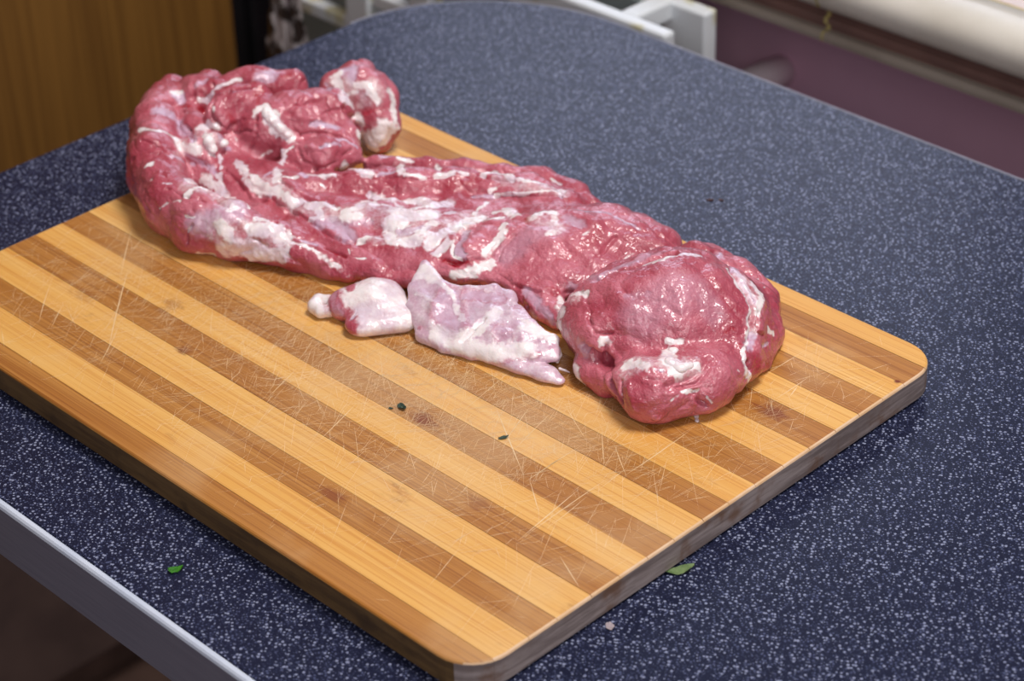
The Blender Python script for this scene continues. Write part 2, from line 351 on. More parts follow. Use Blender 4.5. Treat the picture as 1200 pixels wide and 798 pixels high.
SCR = [(0.078,-0.0163,0.1257,-0.0458,0.0005),(0.127,-0.0446,0.1476,-0.0595,0.00035),(0.1278,-0.0479,0.127,-0.0106,0.00035),(0.1278,-0.0479,0.1269,-0.0237,0.0003),(0.154,-0.0793,0.1477,-0.0351,0.00045),(0.154,-0.0793,0.1512,-0.0179,0.00035),(0.1554,-0.0181,0.1535,0.0296,0.0005),(0.1542,-0.0316,0.1522,-0.011,0.0003),(0.1015,-0.0344,0.0896,-0.0055,0.0003),(0.1086,-0.0363,0.0996,-0.0008,0.0003),(0.0977,0.0066,0.1284,-0.0094,0.00025),(0.1237,0.0037,0.1439,-0.0163,0.00035),(0.1364,-0.0019,0.1572,-0.0164,0.0003),(-0.08,-0.1108,-0.1404,-0.0522,0.0005),(-0.131,-0.0654,-0.1701,-0.0282,0.0004),(-0.0771,-0.1177,-0.0995,-0.0889,0.00035),(-0.1278,-0.115,-0.1556,-0.088,0.0004),(-0.1203,-0.1131,-0.1347,-0.0954,0.00035),(-0.1477,-0.0477,-0.1602,-0.025,0.0003),(0.0003,-0.0837,-0.0095,-0.0553,0.00035),(0.042,-0.0897,0.0311,-0.0552,0.00035),(0.1375,0.0526,0.1369,0.0706,0.00035),(0.1495,0.0823,0.1502,0.1116,0.0003),(0.1652,0.0691,0.1648,0.0965,0.00035),(0.1686,0.0768,0.1658,0.0862,0.0005),(0.0733,-0.0431,0.06,0.0234,0.00025),(0.1569,-0.065,0.1536,-0.0362,0.00025),(0.1724,-0.0735,0.1936,-0.0834,0.0003),(0.1494,-0.1248,0.1396,-0.0966,0.00025),(0.0433,-0.1472,0.0325,-0.1199,0.0003)]
for (x0, y0, x1, y1, wd) in SCR: scratch((x0 + x1) / 2, (y0 + y1) / 2, math.atan2(y1 - y0, x1 - x0), math.hypot(x1 - x0, y1 - y0), wd)
CL = [(-0.075, -0.045, 0.05, 0.035, 330), (0.0, -0.02, 0.06, 0.03, 420), (0.08, -0.005, 0.05, 0.03, 420), (0.05, -0.06, 0.07, 0.035, 260), (-0.13, -0.06, 0.05, 0.045, 200), (0.17, 0.02, 0.03, 0.06, 140), (0.0, -0.08, 0.12, 0.05, 220), (0.175, 0.07, 0.02, 0.03, 60)]
for cx, cy, sx, sy, n in CL:
    for _ in range(int(n * 3.0)):
        a = sr.choice((math.radians(sr.gauss(62, 13)), math.radians(sr.gauss(62, 13)), math.radians(sr.gauss(128, 12)), math.radians(sr.gauss(100, 25))))
        scratch(sr.gauss(cx, sx), sr.gauss(cy, sy), a, min(0.05, 0.004 + sr.expovariate(1 / 0.010)), sr.choice((sr.uniform(0.00004, 0.0001), sr.uniform(0.00006, 0.00018))))
o = obj('knife_scratches', bm, M_scr, board); o.location = (0, 0, 0); o['kind'] = 'stuff'; o['label'] = 'fine pale knife scratches'

# ------------------------------------------------------------------ meat: numpy distance field -> surface net -> painted, sculpted mesh
def sdf_grid(G, res):
    """G: list of (kind, k, data) in millimetres; tubes are flattened capsule chains, sheets are thick triangles."""
    pts = []
    for kind, k, d in G:
        for q in d: pts += [(q[0] - q[3], q[1] - q[3], q[2] - q[4]), (q[0] + q[3], q[1] + q[3], q[2] + q[4])]
    pts = np.array(pts); lo = pts.min(0) - 4; hi = pts.max(0) + 4; lo[2] = max(lo[2], ZFLOOR - 3 * res)
    n = np.ceil((hi - lo) / res).astype(int) + 1
    F = np.full(n, 8.0, np.float32); ax = [lo[i] + np.arange(n[i]) * res for i in range(3)]
    def put(a, b, fn, k):
        pad = 9.0
        i0 = np.clip(np.floor((a - pad - lo) / res).astype(int), 0, n - 1); i1 = np.clip(np.ceil((b + pad - lo) / res).astype(int) + 1, 1, n)
        X, Y, Z = np.meshgrid(ax[0][i0[0]:i1[0]], ax[1][i0[1]:i1[1]], ax[2][i0[2]:i1[2]], indexing='ij', sparse=True)
        D = fn(X, Y, Z); S = F[i0[0]:i1[0], i0[1]:i1[1], i0[2]:i1[2]]
        h = np.maximum(k - np.abs(S - D), 0) / k
        F[i0[0]:i1[0], i0[1]:i1[1], i0[2]:i1[2]] = np.minimum(S, D) - h * h * k * 0.25
    for kind, k, d in G:
        if kind == 'tube':
            d = d if len(d) > 1 else [d[0], d[0]]
            for p, q in zip(d, d[1:]):
                p = np.array(p, float); q = np.array(q, float)
                s = ((p[3] + q[3]) / (p[4] + q[4]))                                  # vertical flattening
                def fn(X, Y, Z, p=p, q=q, s=s):
                    bx, by, bz = q[0] - p[0], q[1] - p[1], (q[2] - p[2]) * s; l = bx * bx + by * by + bz * bz
                    ux, uy, uz = X - p[0], Y - p[1], (Z - p[2]) * s
                    t = np.clip((ux * bx + uy * by + uz * bz) / l, 0, 1) if l > 1e-9 else 0.0
                    dist = np.sqrt((ux - t * bx) ** 2 + (uy - t * by) ** 2 + (uz - t * bz) ** 2)
                    return (dist - (p[3] + t * (q[3] - p[3]))) / max(1.0, s) ** 0.5
                R = max(p[3], q[3], p[4], q[4]); put(np.minimum(p, q)[:3] - R, np.maximum(p, q)[:3] + R, fn, k)
        else:                                                                        # sheet: grid rows of points (x,y,z,r,r)
            rows = kind[1]; A = np.array(d, float).reshape(rows, -1, 5)
            for i in range(rows - 1):
                for j in range(A.shape[1] - 1):
                    for T3 in ((A[i, j], A[i, j + 1], A[i + 1, j]), (A[i + 1, j + 1], A[i + 1, j], A[i, j + 1])):
                        a, b, c = (t[:3] for t in T3); r = sum(t[3] for t in T3) / 3
                        def fn(X, Y, Z, a=a, b=b, c=c, r=r):
                            X, Y, Z = np.broadcast_arrays(X, Y, Z); P = np.stack([X, Y, Z], -1)
                            def dot2(v): return (v * v).sum(-1)
                            nr = np.cross(b - a, c - a); best = None; ins = np.ones(P.shape[:-1], bool)
                            for u, v in ((a, b), (b, c), (c, a)):
                                e = v - u; w = P - u; ins &= (w @ np.cross(nr, e)) >= 0
                                t = np.clip(w @ e / max(e @ e, 1e-9), 0, 1); dd = dot2(w - t[..., None] * e); best = dd if best is None else np.minimum(best, dd)
                            pd = ((P - a) @ nr) ** 2 / max(nr @ nr, 1e-9)
                            return np.sqrt(np.where(ins, pd, best)) - r
                        q = np.array([a, b, c]); put(q.min(0) - r, q.max(0) + r, fn, k)
    Z = ax[2][None, None, :]; F = np.maximum(F, (ZFLOOR - Z).astype(np.float32))
    return F, lo, res
def surface_net(F, lo, res):
    S = F < 0; nx, ny, nz = F.shape
    c = [(i, j, k) for i in (0, 1) for j in (0, 1) for k in (0, 1)]
    cnt = sum(S[i:nx - 1 + i, j:ny - 1 + j, k:nz - 1 + k].astype(np.int8) for i, j, k in c)
    act = np.argwhere((cnt > 0) & (cnt < 8)); idx = np.full((nx - 1, ny - 1, nz - 1), -1, np.int64); idx[tuple(act.T)] = np.arange(len(act))
    acc = np.zeros((len(act), 3)); num = np.zeros(len(act))
    for a in c:
        for axis in range(3):
            if a[axis] == 0:
                b = list(a); b[axis] = 1
                fa = F[tuple((act + a).T)]; fb = F[tuple((act + b).T)]; m = (fa < 0) != (fb < 0)
                t = np.where(m, fa / np.where(m, fa - fb, 1), 0); p = np.array(a, float)[None] + 0 * acc; p[:, axis] = t
                acc += p * m[:, None]; num += m
    V = lo + (act + acc / num[:, None]) * res; quads = []
    for axis in range(3):
        u, v = (axis + 1) % 3, (axis + 2) % 3
        sl0 = [slice(None)] * 3; sl1 = [slice(None)] * 3; sl0[axis] = slice(0, -1); sl1[axis] = slice(1, None)
        A, B = S[tuple(sl0)], S[tuple(sl1)]; e = np.argwhere(A != B); ok = (e[:, u] > 0) & (e[:, v] > 0) & (e[:, u] < F.shape[u] - 1) & (e[:, v] < F.shape[v] - 1); e = e[ok]
        du = np.zeros(3, int); du[u] = 1; dv = np.zeros(3, int); dv[v] = 1
        q = np.stack([idx[tuple((e - du - dv).T)], idx[tuple((e - dv).T)], idx[tuple(e.T)], idx[tuple((e - du).T)]], 1)
        inside = A[tuple(e.T)]; q[~inside] = q[~inside][:, ::-1]; quads.append(q)
    return V, np.concatenate(quads)

def vnoise(P, f, seed=0):
    q = P * f + seed * 17.31; i = np.floor(q).astype(np.int64); t = q - i; t = t * t * (3 - 2 * t); r = np.zeros(len(P))
    for a in (0, 1):
        for b in (0, 1):
            for c in (0, 1):
                h = ((i[:, 0] + a) * 73856093) ^ ((i[:, 1] + b) * 19349663) ^ ((i[:, 2] + c) * 83492791) ^ (seed * 2654435)
                h = (h ^ (h >> 13)) * 1274126177; h = (h ^ (h >> 16)) & 0xffff
                r += h / 65535.0 * np.where(a, t[:, 0], 1 - t[:, 0]) * np.where(b, t[:, 1], 1 - t[:, 1]) * np.where(c, t[:, 2], 1 - t[:, 2])
    return r - 0.5
def fbm(P, f, o=3, seed=0): return sum(vnoise(P, f * 2 ** k, seed + k) / 2 ** k for k in range(o))
def seg_dist(P, pts):
    best = np.full(len(P), 1e9)
    for a, b in zip(pts, pts[1:]) if len(pts) > 1 else [(pts[0], pts[0])]:
        a = np.asarray(a, float); b = np.asarray(b, float); ab = b - a; l = ab @ ab
        t = np.clip((P - a) @ ab / l, 0, 1) if l > 1e-9 else np.zeros(len(P))
        best = np.minimum(best, np.linalg.norm(P - a - t[:, None] * ab, axis=1))
    return best
def sstep(x): x = np.clip(x, 0, 1); return x * x * (3 - 2 * x)
ZFLOOR = 14.3
PIECES = {
'muscle': [
 ('tube',5,[[-232.4,50.2,34.5,11,16],[-211.9,22.2,33.5,13,18],[-180.6,-3.6,32.5,14,18],[-152.0,-15.8,29.5,14,16],[-127.8,-16.8,28.5,14,15],[-109.9,-9.5,26.5,13,13],[-93.2,-1.9,24.5,10,11],[-77.1,3.2,21.5,8,8],[-60.4,7.6,19.5,6,6],[-48.7,9.8,18.5,4,4]]),
 ('tube',4,[[-215.2,35.0,42.5,7,8],[-218.1,49.9,43.5,8,9]]),
 ('tube',4,[[-209.7,48.0,44.5,8,9],[-214.7,61.1,44.5,8,9]]),
 ('tube',4,[[-200.5,59.0,44.5,10,11],[-192.3,74.5,46.5,10,11],[-178.1,87.3,46.5,10,11]]),
 ('tube',3,[[-176.1,37.5,48.5,8,10],[-177.1,48.2,50.5,10,12],[-172.7,58.7,50.5,9,11]]),
 ('tube',5,[[-134.2,50.7,36.5,8,8],[-120.7,58.0,37.5,9,9],[-116.1,72.2,34.5,7,8]]),
 ('tube',5,[[-152.2,54.5,36.5,10,10],[-129.1,77.9,35.5,10,10]]),
 ('tube',6,[[-159.6,52.7,42.5,13,13],[-152.3,66.9,44.5,14,14],[-145.9,84.5,42.5,14,14]]),
 ('tube',4,[[-165.0,107.2,42.5,10,12],[-158.8,116.9,42.5,12,13],[-146.9,116.6,36.5,12,13],[-137.5,113.0,29.5,9,12],[-136.5,109.8,22.5,7,8]]),
 ('tube',6,[[-179.0,32.8,28.5,28,14],[-181.4,69.3,28.5,30,14],[-167.3,102.0,28.5,24,14]]),
 ('tube',5,[[-158.4,22.9,27.5,14,10],[-135.8,31.2,27.5,14,10],[-115.5,36.5,26.5,14,10]]),
 ('tube',3,[[-203.3,37.9,40.5,6,8],[-187.6,30.0,40.5,7,8],[-175.5,25.7,38.5,6,7]]),
 ('tube',3,[[-179.8,11.6,40.5,4,6],[-169.3,16.3,38.5,5,7],[-159.4,16.8,34.5,4,6]]),
 ('tube',3,[[-164.5,22.9,42.5,6,7]]),
 ('tube',6,[[-132.5,22.4,22.5,26,9],[-81.0,34.3,22.5,32,9],[-42.3,56.0,23.5,36,10],[-4.4,77.2,24.5,36,11],[32.6,92.2,25.5,36,13]]),
 ('tube',3,[[-107.5,81.4,26.5,6,8],[-84.7,96.0,26.5,6,8],[-68.2,107.3,26.5,6,8],[-51.2,118.0,26.5,7,8],[-31.5,128.7,25.5,7,8],[-12.2,128.4,24.5,7,8],[1.2,126.7,23.5,6,8]]),
 ('tube',4,[[-114.7,36.0,28.5,11,9],[-94.4,58.1,28.5,11,10],[-75.2,75.5,28.5,11,10],[-56.2,92.8,28.5,11,10],[-29.1,108.1,28.5,11,10],[-3.9,112.5,27.5,11,10]]),
 ('tube',4,[[-115.2,25.0,25.5,13,9],[-88.2,29.8,26.5,14,10],[-66.2,38.4,26.5,15,10],[-46.4,48.6,26.5,15,10],[-31.0,62.7,26.5,15,10]]),
 ('tube',4,[[-115.6,8.4,23.5,9,8],[-84.0,9.1,21.5,9,7],[-60.0,15.6,20.5,10,6],[-36.9,22.6,20.5,10,6],[-21.3,30.4,20.5,10,6]]),
 ('tube',3,[[-4.2,49.5,28.5,8,8],[-8.8,67.2,28.5,8,8]]),
 ('tube',5,[[-2.1,69.1,26.5,20,11],[15.7,86.3,28.5,26,13],[32.7,104.1,28.5,24,14],[50.1,112.4,27.5,18,14]]),
 ('tube',3,[[26.4,53.0,21.5,8,8],[41.5,52.5,20.5,8,8],[53.7,49.6,19.5,6,7]]),
 ('tube',6,[[92.4,59.9,28.5,32,26],[103.4,73.7,29.5,36,28],[114.1,82.0,27.5,32,25]]),
 ('tube',7,[[120.1,28.9,25.5,13,12],[132.5,28.5,25.5,15,12],[141.3,46.7,25.5,15,12],[142.0,73.6,24.5,13,11]]),
 ('tube',4,[[79.4,39.3,32.5,9,11],[93.7,33.1,32.5,10,10]]),
 ('tube',1.5,[[93.1,29.1,20.5,8,9],[107.0,25.5,18.5,7,7]]),
 ('tube',4,[[82.0,116.0,26.5,16,13],[99.2,120.6,23.5,13,11],[115.7,116.5,21.5,11,10],[131.1,102.9,20.5,10,9],[142.5,86.3,19.5,8,7]])],
'lobe': [
 ('tube',4,[[-26.9,-8.3,19.5,11,9],[-18.5,0.4,20.5,14,9],[-3.7,3.0,18.5,8,5]]),
 ('tube',4,[[-10.3,-15.2,18.5,8,5],[0.1,-0.6,18.5,8,5]])],
'flap': [
 (('sheet',5),2,[[-14.6,29.1,29.5,2.0,2.0],[6.1,21.8,29.5,2.0,2.0],[17.1,26.7,29.5,2.0,2.0],[26.5,35.2,30.5,2.0,2.0],[34.4,37.4,29.5,2.0,2.0],[36.6,36.8,27.5,2.0,2.0],[-6.8,13.4,26.5,2.0,2.0],[13.3,9.3,26.5,2.0,2.0],[23.5,18.7,26.5,2.0,2.0],[36.0,23.0,27.5,2.0,2.0],[46.8,26.0,27.5,2.0,2.0],[56.1,28.8,26.5,2.0,2.0],[-0.0,5.8,22.5,2.0,2.0],[17.7,2.1,21.5,2.0,2.0],[33.2,9.1,23.5,2.0,2.0],[46.7,12.4,25.5,2.0,2.0],[59.2,19.0,25.5,2.0,2.0],[70.3,28.6,23.5,2.0,2.0],[15.2,-2.7,18.0,2.0,2.0],[28.0,0.3,17.5,2.0,2.0],[41.9,3.2,18.5,2.0,2.0],[53.7,8.0,20.5,2.0,2.0],[64.8,16.0,22.5,2.0,2.0],[74.6,25.2,21.5,2.0,2.0],[16.3,-2.8,16.7,2.0,2.0],[29.9,-1.7,16.5,2.0,2.0],[43.5,2.6,16.7,2.0,2.0],[58.3,8.7,18.5,2.0,2.0],[70.5,15.7,21.5,2.0,2.0],[78.0,22.8,20.5,2.0,2.0]]),
 ('tube',2,[[51.9,6.8,17.5,4,3],[66.8,11.0,17.5,5,3],[79.6,14.4,17.0,5,2.5],[87.1,14.9,16.5,3,2]]),
 ('tube',3,[[37.0,13.4,18.5,12,5],[53.9,24.1,18.5,12,6],[63.6,28.1,18.5,8,6]])],
'nub': [
 ('tube',1,[[-40.2,-19.2,18.0,3.2,3.5],[-41.2,-15.1,18.5,3,3.5],[-36.4,-12.8,19.5,3,3]]),
 ('tube',1,[[-39.0,-20.2,18.0,3.2,3.5],[-33.8,-20.6,18.0,3,3.2],[-30.1,-17.3,18.5,3,3]])]}
STROKES = [
('sil',2.94,1.0,[[-204.1,18.6,51.2],[-200.1,23.4,47.4],[-195.6,25.8,42.2],[-185.8,21.9,42.1]]),
('sil',1.84,1.0,[[-182.7,21.3,41.8],[-168.0,14.9,46.1]]),
('fat',1.65,1.0,[[-193.4,-0.0,49.6],[-184.2,2.3,51.1],[-182.4,8.7,47.6],[-178.1,9.3,45.6]]),
('fat',3.13,1.0,[[-175.3,9.1,43.3],[-170.0,11.4,43.5],[-165.6,13.5,43.4]]),
('sil',1.65,1.0,[[-168.7,11.1,40.7],[-162.7,12.4,37.4],[-155.6,13.9,35.2]]),
('fat',1.47,1.0,[[-215.6,37.9,51.4],[-212.9,39.4,50.5]]),
('sil',2.21,1.0,[[-212.7,37.4,50.4],[-209.3,38.1,47.1]]),
('sil',1.84,0.7,[[-206.8,47.4,52.5],[-206.6,53.0,52.6]]),
('fat',1.29,1.0,[[-202.7,45.3,46.6],[-199.9,48.7,45.5],[-198.5,51.1,50.1]]),
('fat',1.1,1.0,[[-198.7,51.3,50.8],[-196.7,55.8,53.6],[-194.7,60.2,54.7],[-192.0,64.8,55.2]]),
('sil',0.74,1.0,[[-174.2,45.3,62.4],[-171.6,54.5,61.1]]),
('fat',1.47,1.0,[[-175.6,32.4,55.7],[-174.0,32.0,54.8]]),
('blood',2.21,1.0,[[-205.3,36.9,47.3],[-200.5,35.1,47.8]]),
('blood',1.84,1.0,[[-194.9,37.3,47.3],[-201.8,46.7,40.5]]),
('fat',2.57,1.0,[[-176.8,25.5,45.5],[-174.9,29.8,47.0],[-172.4,30.7,46.7]]),
('fat',2.21,1.0,[[-164.2,20.5,48.5],[-160.6,18.9,43.9],[-159.4,18.6,41.1]]),
('sil',2.57,1.0,[[-160.6,25.8,46.1],[-160.8,28.0,39.4]]),
('fat',0.92,1.0,[[-158.3,22.1,38.5],[-152.6,16.2,35.5]]),
('blood',1.47,0.6,[[-168.7,37.7,51.9],[-168.0,38.6,47.7]]),
('blood',1.84,0.8,[[-167.5,54.6,58.4],[-165.5,54.7,56.5],[-162.4,52.0,55.3]]),
('blood',1.84,0.7,[[-167.3,59.4,59.1],[-161.6,58.3,56.5]]),
('fat',2.21,1.0,[[-158.3,47.6,54.2],[-155.5,52.0,55.2],[-151.1,50.0,52.5]]),
('fat',2.57,1.0,[[-149.9,48.7,50.1],[-147.2,48.5,46.9]]),
('sil',3.31,0.8,[[-184.9,72.7,55.9],[-181.7,76.9,55.4]]),
('fat',1.1,1.0,[[-165.1,37.3,40.9],[-163.4,35.8,39.6]]),
('fat',1.47,1.0,[[-150.5,27.8,37.4],[-141.0,22.8,37.0]]),
('groove',1.32,1.8,[[-171.0,31.7,49.3],[-176.2,30.8,53.6],[-179.9,38.0,57.9],[-175.4,44.4,62.0],[-172.5,55.3,61.4]]),
('groove',1.1,1.5,[[-168.5,36.9,46.5],[-164.8,41.8,48.4],[-155.4,46.0,52.5]]),
('groove',1.1,1.5,[[-168.8,15.5,46.4],[-184.2,22.7,44.0],[-196.8,29.0,45.6]]),
('groove',1.1,1.5,[[-210.4,29.0,51.0],[-208.2,33.5,47.5],[-196.9,30.2,46.8]]),
('groove',1.1,1.3,[[-209.3,46.6,53.2],[-204.0,43.7,48.5]]),
('groove',1.1,1.2,[[-208.6,61.3,52.3],[-200.0,52.5,52.5]]),
('groove',0.88,1.0,[[-181.7,-16.1,43.5],[-168.3,-9.4,48.2],[-170.9,3.2,45.5]]),
('fat',0.55,1.0,[[-150.6,42.8,34.7],[-146.2,46.1,36.7]]),
('sil',2.94,1.0,[[-183.3,75.9,56.1],[-181.9,78.7,56.3]]),
('blood',1.84,0.7,[[-178.0,81.3,55.9],[-175.7,84.4,56.3]]),
('fat',2.57,1.0,[[-154.3,51.6,54.9],[-151.8,50.2,53.0]]),
('fat',2.76,1.0,[[-148.6,52.3,52.5],[-147.3,51.9,50.6]]),
('fat',2.94,1.0,[[-145.6,51.2,48.2],[-142.5,52.1,44.7],[-139.6,53.3,43.2]]),
('fat',1.47,1.0,[[-148.4,49.8,49.4],[-147.6,47.9,46.2]]),
('fat',1.1,1.0,[[-147.8,45.0,35.7],[-136.1,44.3,40.5]]),
('fat',1.1,1.0,[[-133.4,48.1,43.7],[-134.2,43.7,40.2],[-132.1,41.5,36.9]]),
('sil',1.84,1.0,[[-136.6,64.8,47.7],[-134.0,70.2,46.5],[-128.8,74.4,45.1]]),
('fat',2.57,1.0,[[-160.2,103.5,51.1],[-157.3,102.6,47.3],[-142.5,92.1,53.6]]),
('sil',2.94,1.0,[[-158.8,108.6,53.9],[-156.4,112.7,55.7],[-153.9,108.1,51.5]]),
('fat',1.47,1.0,[[-162.6,102.7,52.2],[-159.4,107.1,53.4]]),
('sil',1.1,1.0,[[-163.6,99.2,49.0],[-145.6,87.1,56.1]]),
('fat',2.21,1.0,[[-138.1,88.2,53.3],[-136.5,92.4,48.9],[-144.4,103.4,36.1],[-142.0,102.4,31.4],[-122.6,83.3,40.5]]),
('fat',2.21,1.0,[[-149.6,108.1,49.1],[-144.7,109.9,48.8],[-139.0,110.5,45.4],[-137.1,110.7,43.5]]),
('fat',1.84,0.8,[[-152.9,104.6,44.7],[-148.5,106.9,47.0]]),
('blood',2.57,0.5,[[-140.0,104.7,38.0],[-137.9,107.1,40.4]]),
('groove',1.77,3.0,[[-134.2,86.4,49.4],[-132.6,88.5,44.2],[-143.1,100.8,29.9]]),
('blood',1.1,0.8,[[-133.9,87.0,48.5],[-132.4,89.2,42.3]]),
('fat',2.57,1.0,[[-137.9,120.8,45.4],[-134.6,120.4,39.9],[-129.6,115.5,35.8],[-128.1,111.7,29.3],[-130.0,106.8,23.7]]),
('fat',4.04,1.0,[[-129.7,108.3,33.4],[-130.8,105.8,27.2],[-139.6,103.2,23.4]]),
('fat',2.94,1.0,[[-139.3,103.0,24.4],[-133.9,103.9,20.0]]),
('sil',1.1,1.0,[[-117.6,55.0,46.7],[-114.8,59.3,46.0],[-113.2,63.4,43.3]]),
('sil',0.92,1.0,[[-117.4,65.3,45.1],[-116.5,70.2,42.8],[-111.6,74.4,39.6]]),
('fat',2.21,1.0,[[-111.1,64.6,32.8],[-95.5,59.0,39.1]]),
('sil',1.47,1.0,[[-104.3,82.2,34.1],[-100.7,85.0,34.3]]),
('fat',1.29,1.0,[[-96.4,87.0,34.2],[-90.8,89.8,33.9]]),
('fat',1.47,1.0,[[-93.0,85.7,31.8],[-79.0,74.3,39.0]]),
('groove',0.88,1.5,[[-129.7,49.8,44.4],[-124.3,46.5,38.6],[-117.3,48.0,36.4],[-111.2,54.3,36.9],[-110.9,64.9,38.6],[-111.4,69.3,39.9]]),
('groove',1.1,1.5,[[-144.2,58.4,54.1],[-145.7,62.9,57.7],[-143.3,69.5,56.8],[-141.2,79.3,55.5]]),
('groove',1.1,1.5,[[-170.1,91.0,51.5],[-146.2,66.3,58.7]]),
('groove',0.88,1.0,[[-137.0,66.2,48.7],[-136.7,74.9,50.5],[-134.5,82.8,49.8]]),
('fat',1.1,1.0,[[-168.2,-20.2,41.9],[-162.2,-16.0,46.5]]),
('fat',0.74,0.8,[[-155.0,-25.7,42.5],[-155.9,-23.0,44.3]]),
('fat',0.74,0.8,[[-146.5,-22.1,44.6],[-143.4,-20.1,44.5]]),
('fat',2.94,1.0,[[-141.7,-9.9,43.4],[-156.5,9.4,30.1],[-148.7,11.5,29.7],[-129.5,-10.5,43.3]]),
('fat',1.84,1.0,[[-131.8,-11.4,43.6],[-129.9,-20.8,44.2]]),
('fat',2.21,1.0,[[-150.2,14.0,33.1],[-147.0,11.9,30.1],[-141.7,8.4,28.6],[-132.0,8.1,29.0]]),
('fat',1.84,1.0,[[-132.0,8.1,29.0],[-108.0,-11.9,40.7]]),
('fat',0.74,1.0,[[-132.0,8.1,29.0],[-104.1,-3.6,38.7]]),
('fat',0.92,1.0,[[-142.7,-29.0,35.5],[-140.0,-27.1,38.5],[-130.4,-24.3,42.6]]),
('fat',0.92,1.0,[[-123.3,-27.7,38.3],[-120.0,-25.8,38.7]]),
('fat',0.74,1.0,[[-121.5,-30.3,28.8],[-120.3,-29.0,32.7]]),
('sil',6.62,0.8,[[-117.3,-26.7,34.5],[-112.8,-21.0,37.1],[-107.6,-16.0,39.4],[-105.6,-10.4,40.2]]),
('fat',3.31,1.0,[[-106.6,-18.9,37.0],[-102.6,-18.9,33.7],[-100.7,-19.0,30.5]]),
('fat',4.78,0.75,[[-102.8,-21.6,25.1],[-97.2,-17.0,26.9],[-91.0,-12.9,27.6],[-84.5,-9.7,23.9]]),
('fat',3.31,1.0,[[-93.0,-13.7,22.2],[-84.9,-9.5,22.1]]),
('fat',1.84,1.0,[[-118.5,-25.1,18.3],[-112.0,-22.2,18.4]]),
('fat',4.41,1.0,[[-94.4,-9.4,34.4],[-88.3,-5.4,34.3]]),
('sil',1.29,1.0,[[-170.2,10.3,40.5],[-163.7,12.3,37.9],[-156.2,13.4,35.2],[-150.7,13.5,33.1]]),
('fat',1.1,1.0,[[-157.8,21.2,38.2],[-153.1,17.1,35.7]]),
('sil',1.47,1.0,[[-163.5,-4.2,46.2],[-164.7,2.3,40.7],[-166.6,10.6,35.5]]),
('blood',2.57,1.0,[[-102.2,-15.3,37.2],[-98.3,-12.3,35.8],[-96.1,-11.6,33.9]]),
('blood',0.74,0.8,[[-94.4,-12.4,31.7],[-90.3,-10.4,31.6]]),
('fat',2.21,1.0,[[-148.2,26.0,37.3],[-139.5,21.5,36.4],[-132.8,19.5,33.9],[-128.6,18.7,32.5]]),
('fat',2.21,1.0,[[-133.4,21.2,35.5],[-126.8,22.1,34.3],[-121.2,22.1,33.9]]),
('groove',0.88,1.2,[[-94.2,-12.6,31.5],[-88.6,-10.1,30.5],[-84.9,-9.0,27.5]]),
('groove',0.79,1.2,[[-146.2,-30.5,30.7],[-151.4,-30.7,32.9],[-157.3,-27.0,39.7]]),
('groove',0.79,1.2,[[-122.4,-30.2,24.3],[-121.5,-30.3,29.6],[-119.2,-27.9,34.3]]),
('groove',1.1,1.5,[[-150.2,17.0,35.2],[-140.5,17.4,33.6],[-129.4,14.5,30.6],[-117.4,14.0,31.3]]),
('ridge',1.77,0.8,[[-94.4,-9.4,34.4],[-88.9,-4.8,34.6]]),
('blood',2.21,0.25,[[-124.4,-16.3,44.4],[-114.6,-10.1,41.5]]),
('fat',1.73,1.0,[[-135.4,43.8,39.8],[-131.3,40.9,36.6]]),
('sil',1.38,1.0,[[-128.0,25.8,36.5],[-128.1,29.7,37.3]]),
('fat',2.42,1.0,[[-127.6,34.1,37.4],[-119.8,28.3,36.0],[-118.6,25.3,35.2]]),
('fat',1.04,1.0,[[-118.2,29.9,36.8],[-112.6,33.7,37.7]]),
('fat',2.76,1.0,[[-128.1,19.9,33.0],[-117.2,20.2,33.7],[-107.7,21.6,34.2],[-97.9,20.8,34.2]]),
('fat',3.11,1.0,[[-100.2,19.9,33.7],[-94.2,24.3,35.7],[-87.2,22.9,35.7]]),
('fat',2.07,1.0,[[-89.6,25.1,36.4],[-83.0,28.7,36.5],[-77.0,30.0,35.9]]),
('fat',2.07,1.0,[[-84.1,22.0,34.9],[-78.8,20.1,32.8],[-82.0,17.1,32.1]]),
('sil',1.73,1.0,[[-113.3,37.2,38.1],[-110.7,37.7,38.0]]),
('fat',1.38,1.0,[[-110.7,39.7,38.0],[-106.8,43.9,37.8],[-102.5,49.7,37.8]]),
('fat',1.73,1.0,[[-111.7,63.1,31.5],[-94.4,58.1,39.0],[-88.7,61.7,38.4]]),
('sil',1.38,1.0,[[-85.5,64.6,38.4],[-79.9,70.2,38.7]]),
('fat',0.69,1.0,[[-100.6,40.2,35.0],[-97.3,40.0,33.9]]),
('fat',3.45,1.0,[[-71.4,29.7,35.7],[-69.6,35.7,37.1],[-71.1,44.6,36.1],[-64.3,42.4,37.1]]),
('fat',2.76,1.0,[[-69.4,27.8,34.8],[-63.9,30.6,35.8]]),
('fat',2.42,1.0,[[-80.5,54.7,31.7],[-73.1,54.7,32.0],[-66.9,56.9,32.6],[-60.3,56.2,33.7]]),
('fat',2.42,1.0,[[-59.5,47.5,36.1],[-55.0,51.5,36.0]]),
('sil',4.14,0.9,[[-77.1,17.5,31.4],[-73.6,22.0,32.4],[-65.8,22.6,32.0],[-59.6,20.7,30.4]]),
('sil',3.11,0.6,[[-66.0,26.7,34.2],[-58.2,31.0,34.6]]),
('fat',4.49,1.0,[[-47.7,36.6,34.7],[-41.6,38.6,34.6],[-39.0,32.2,31.9]]),
('fat',1.38,1.0,[[-53.3,20.6,29.6],[-50.8,25.9,30.8],[-44.3,29.6,31.7]]),
('fat',4.49,0.9,[[-91.7,-7.4,34.7],[-85.9,-3.3,33.5],[-80.6,-2.6,30.5]]),
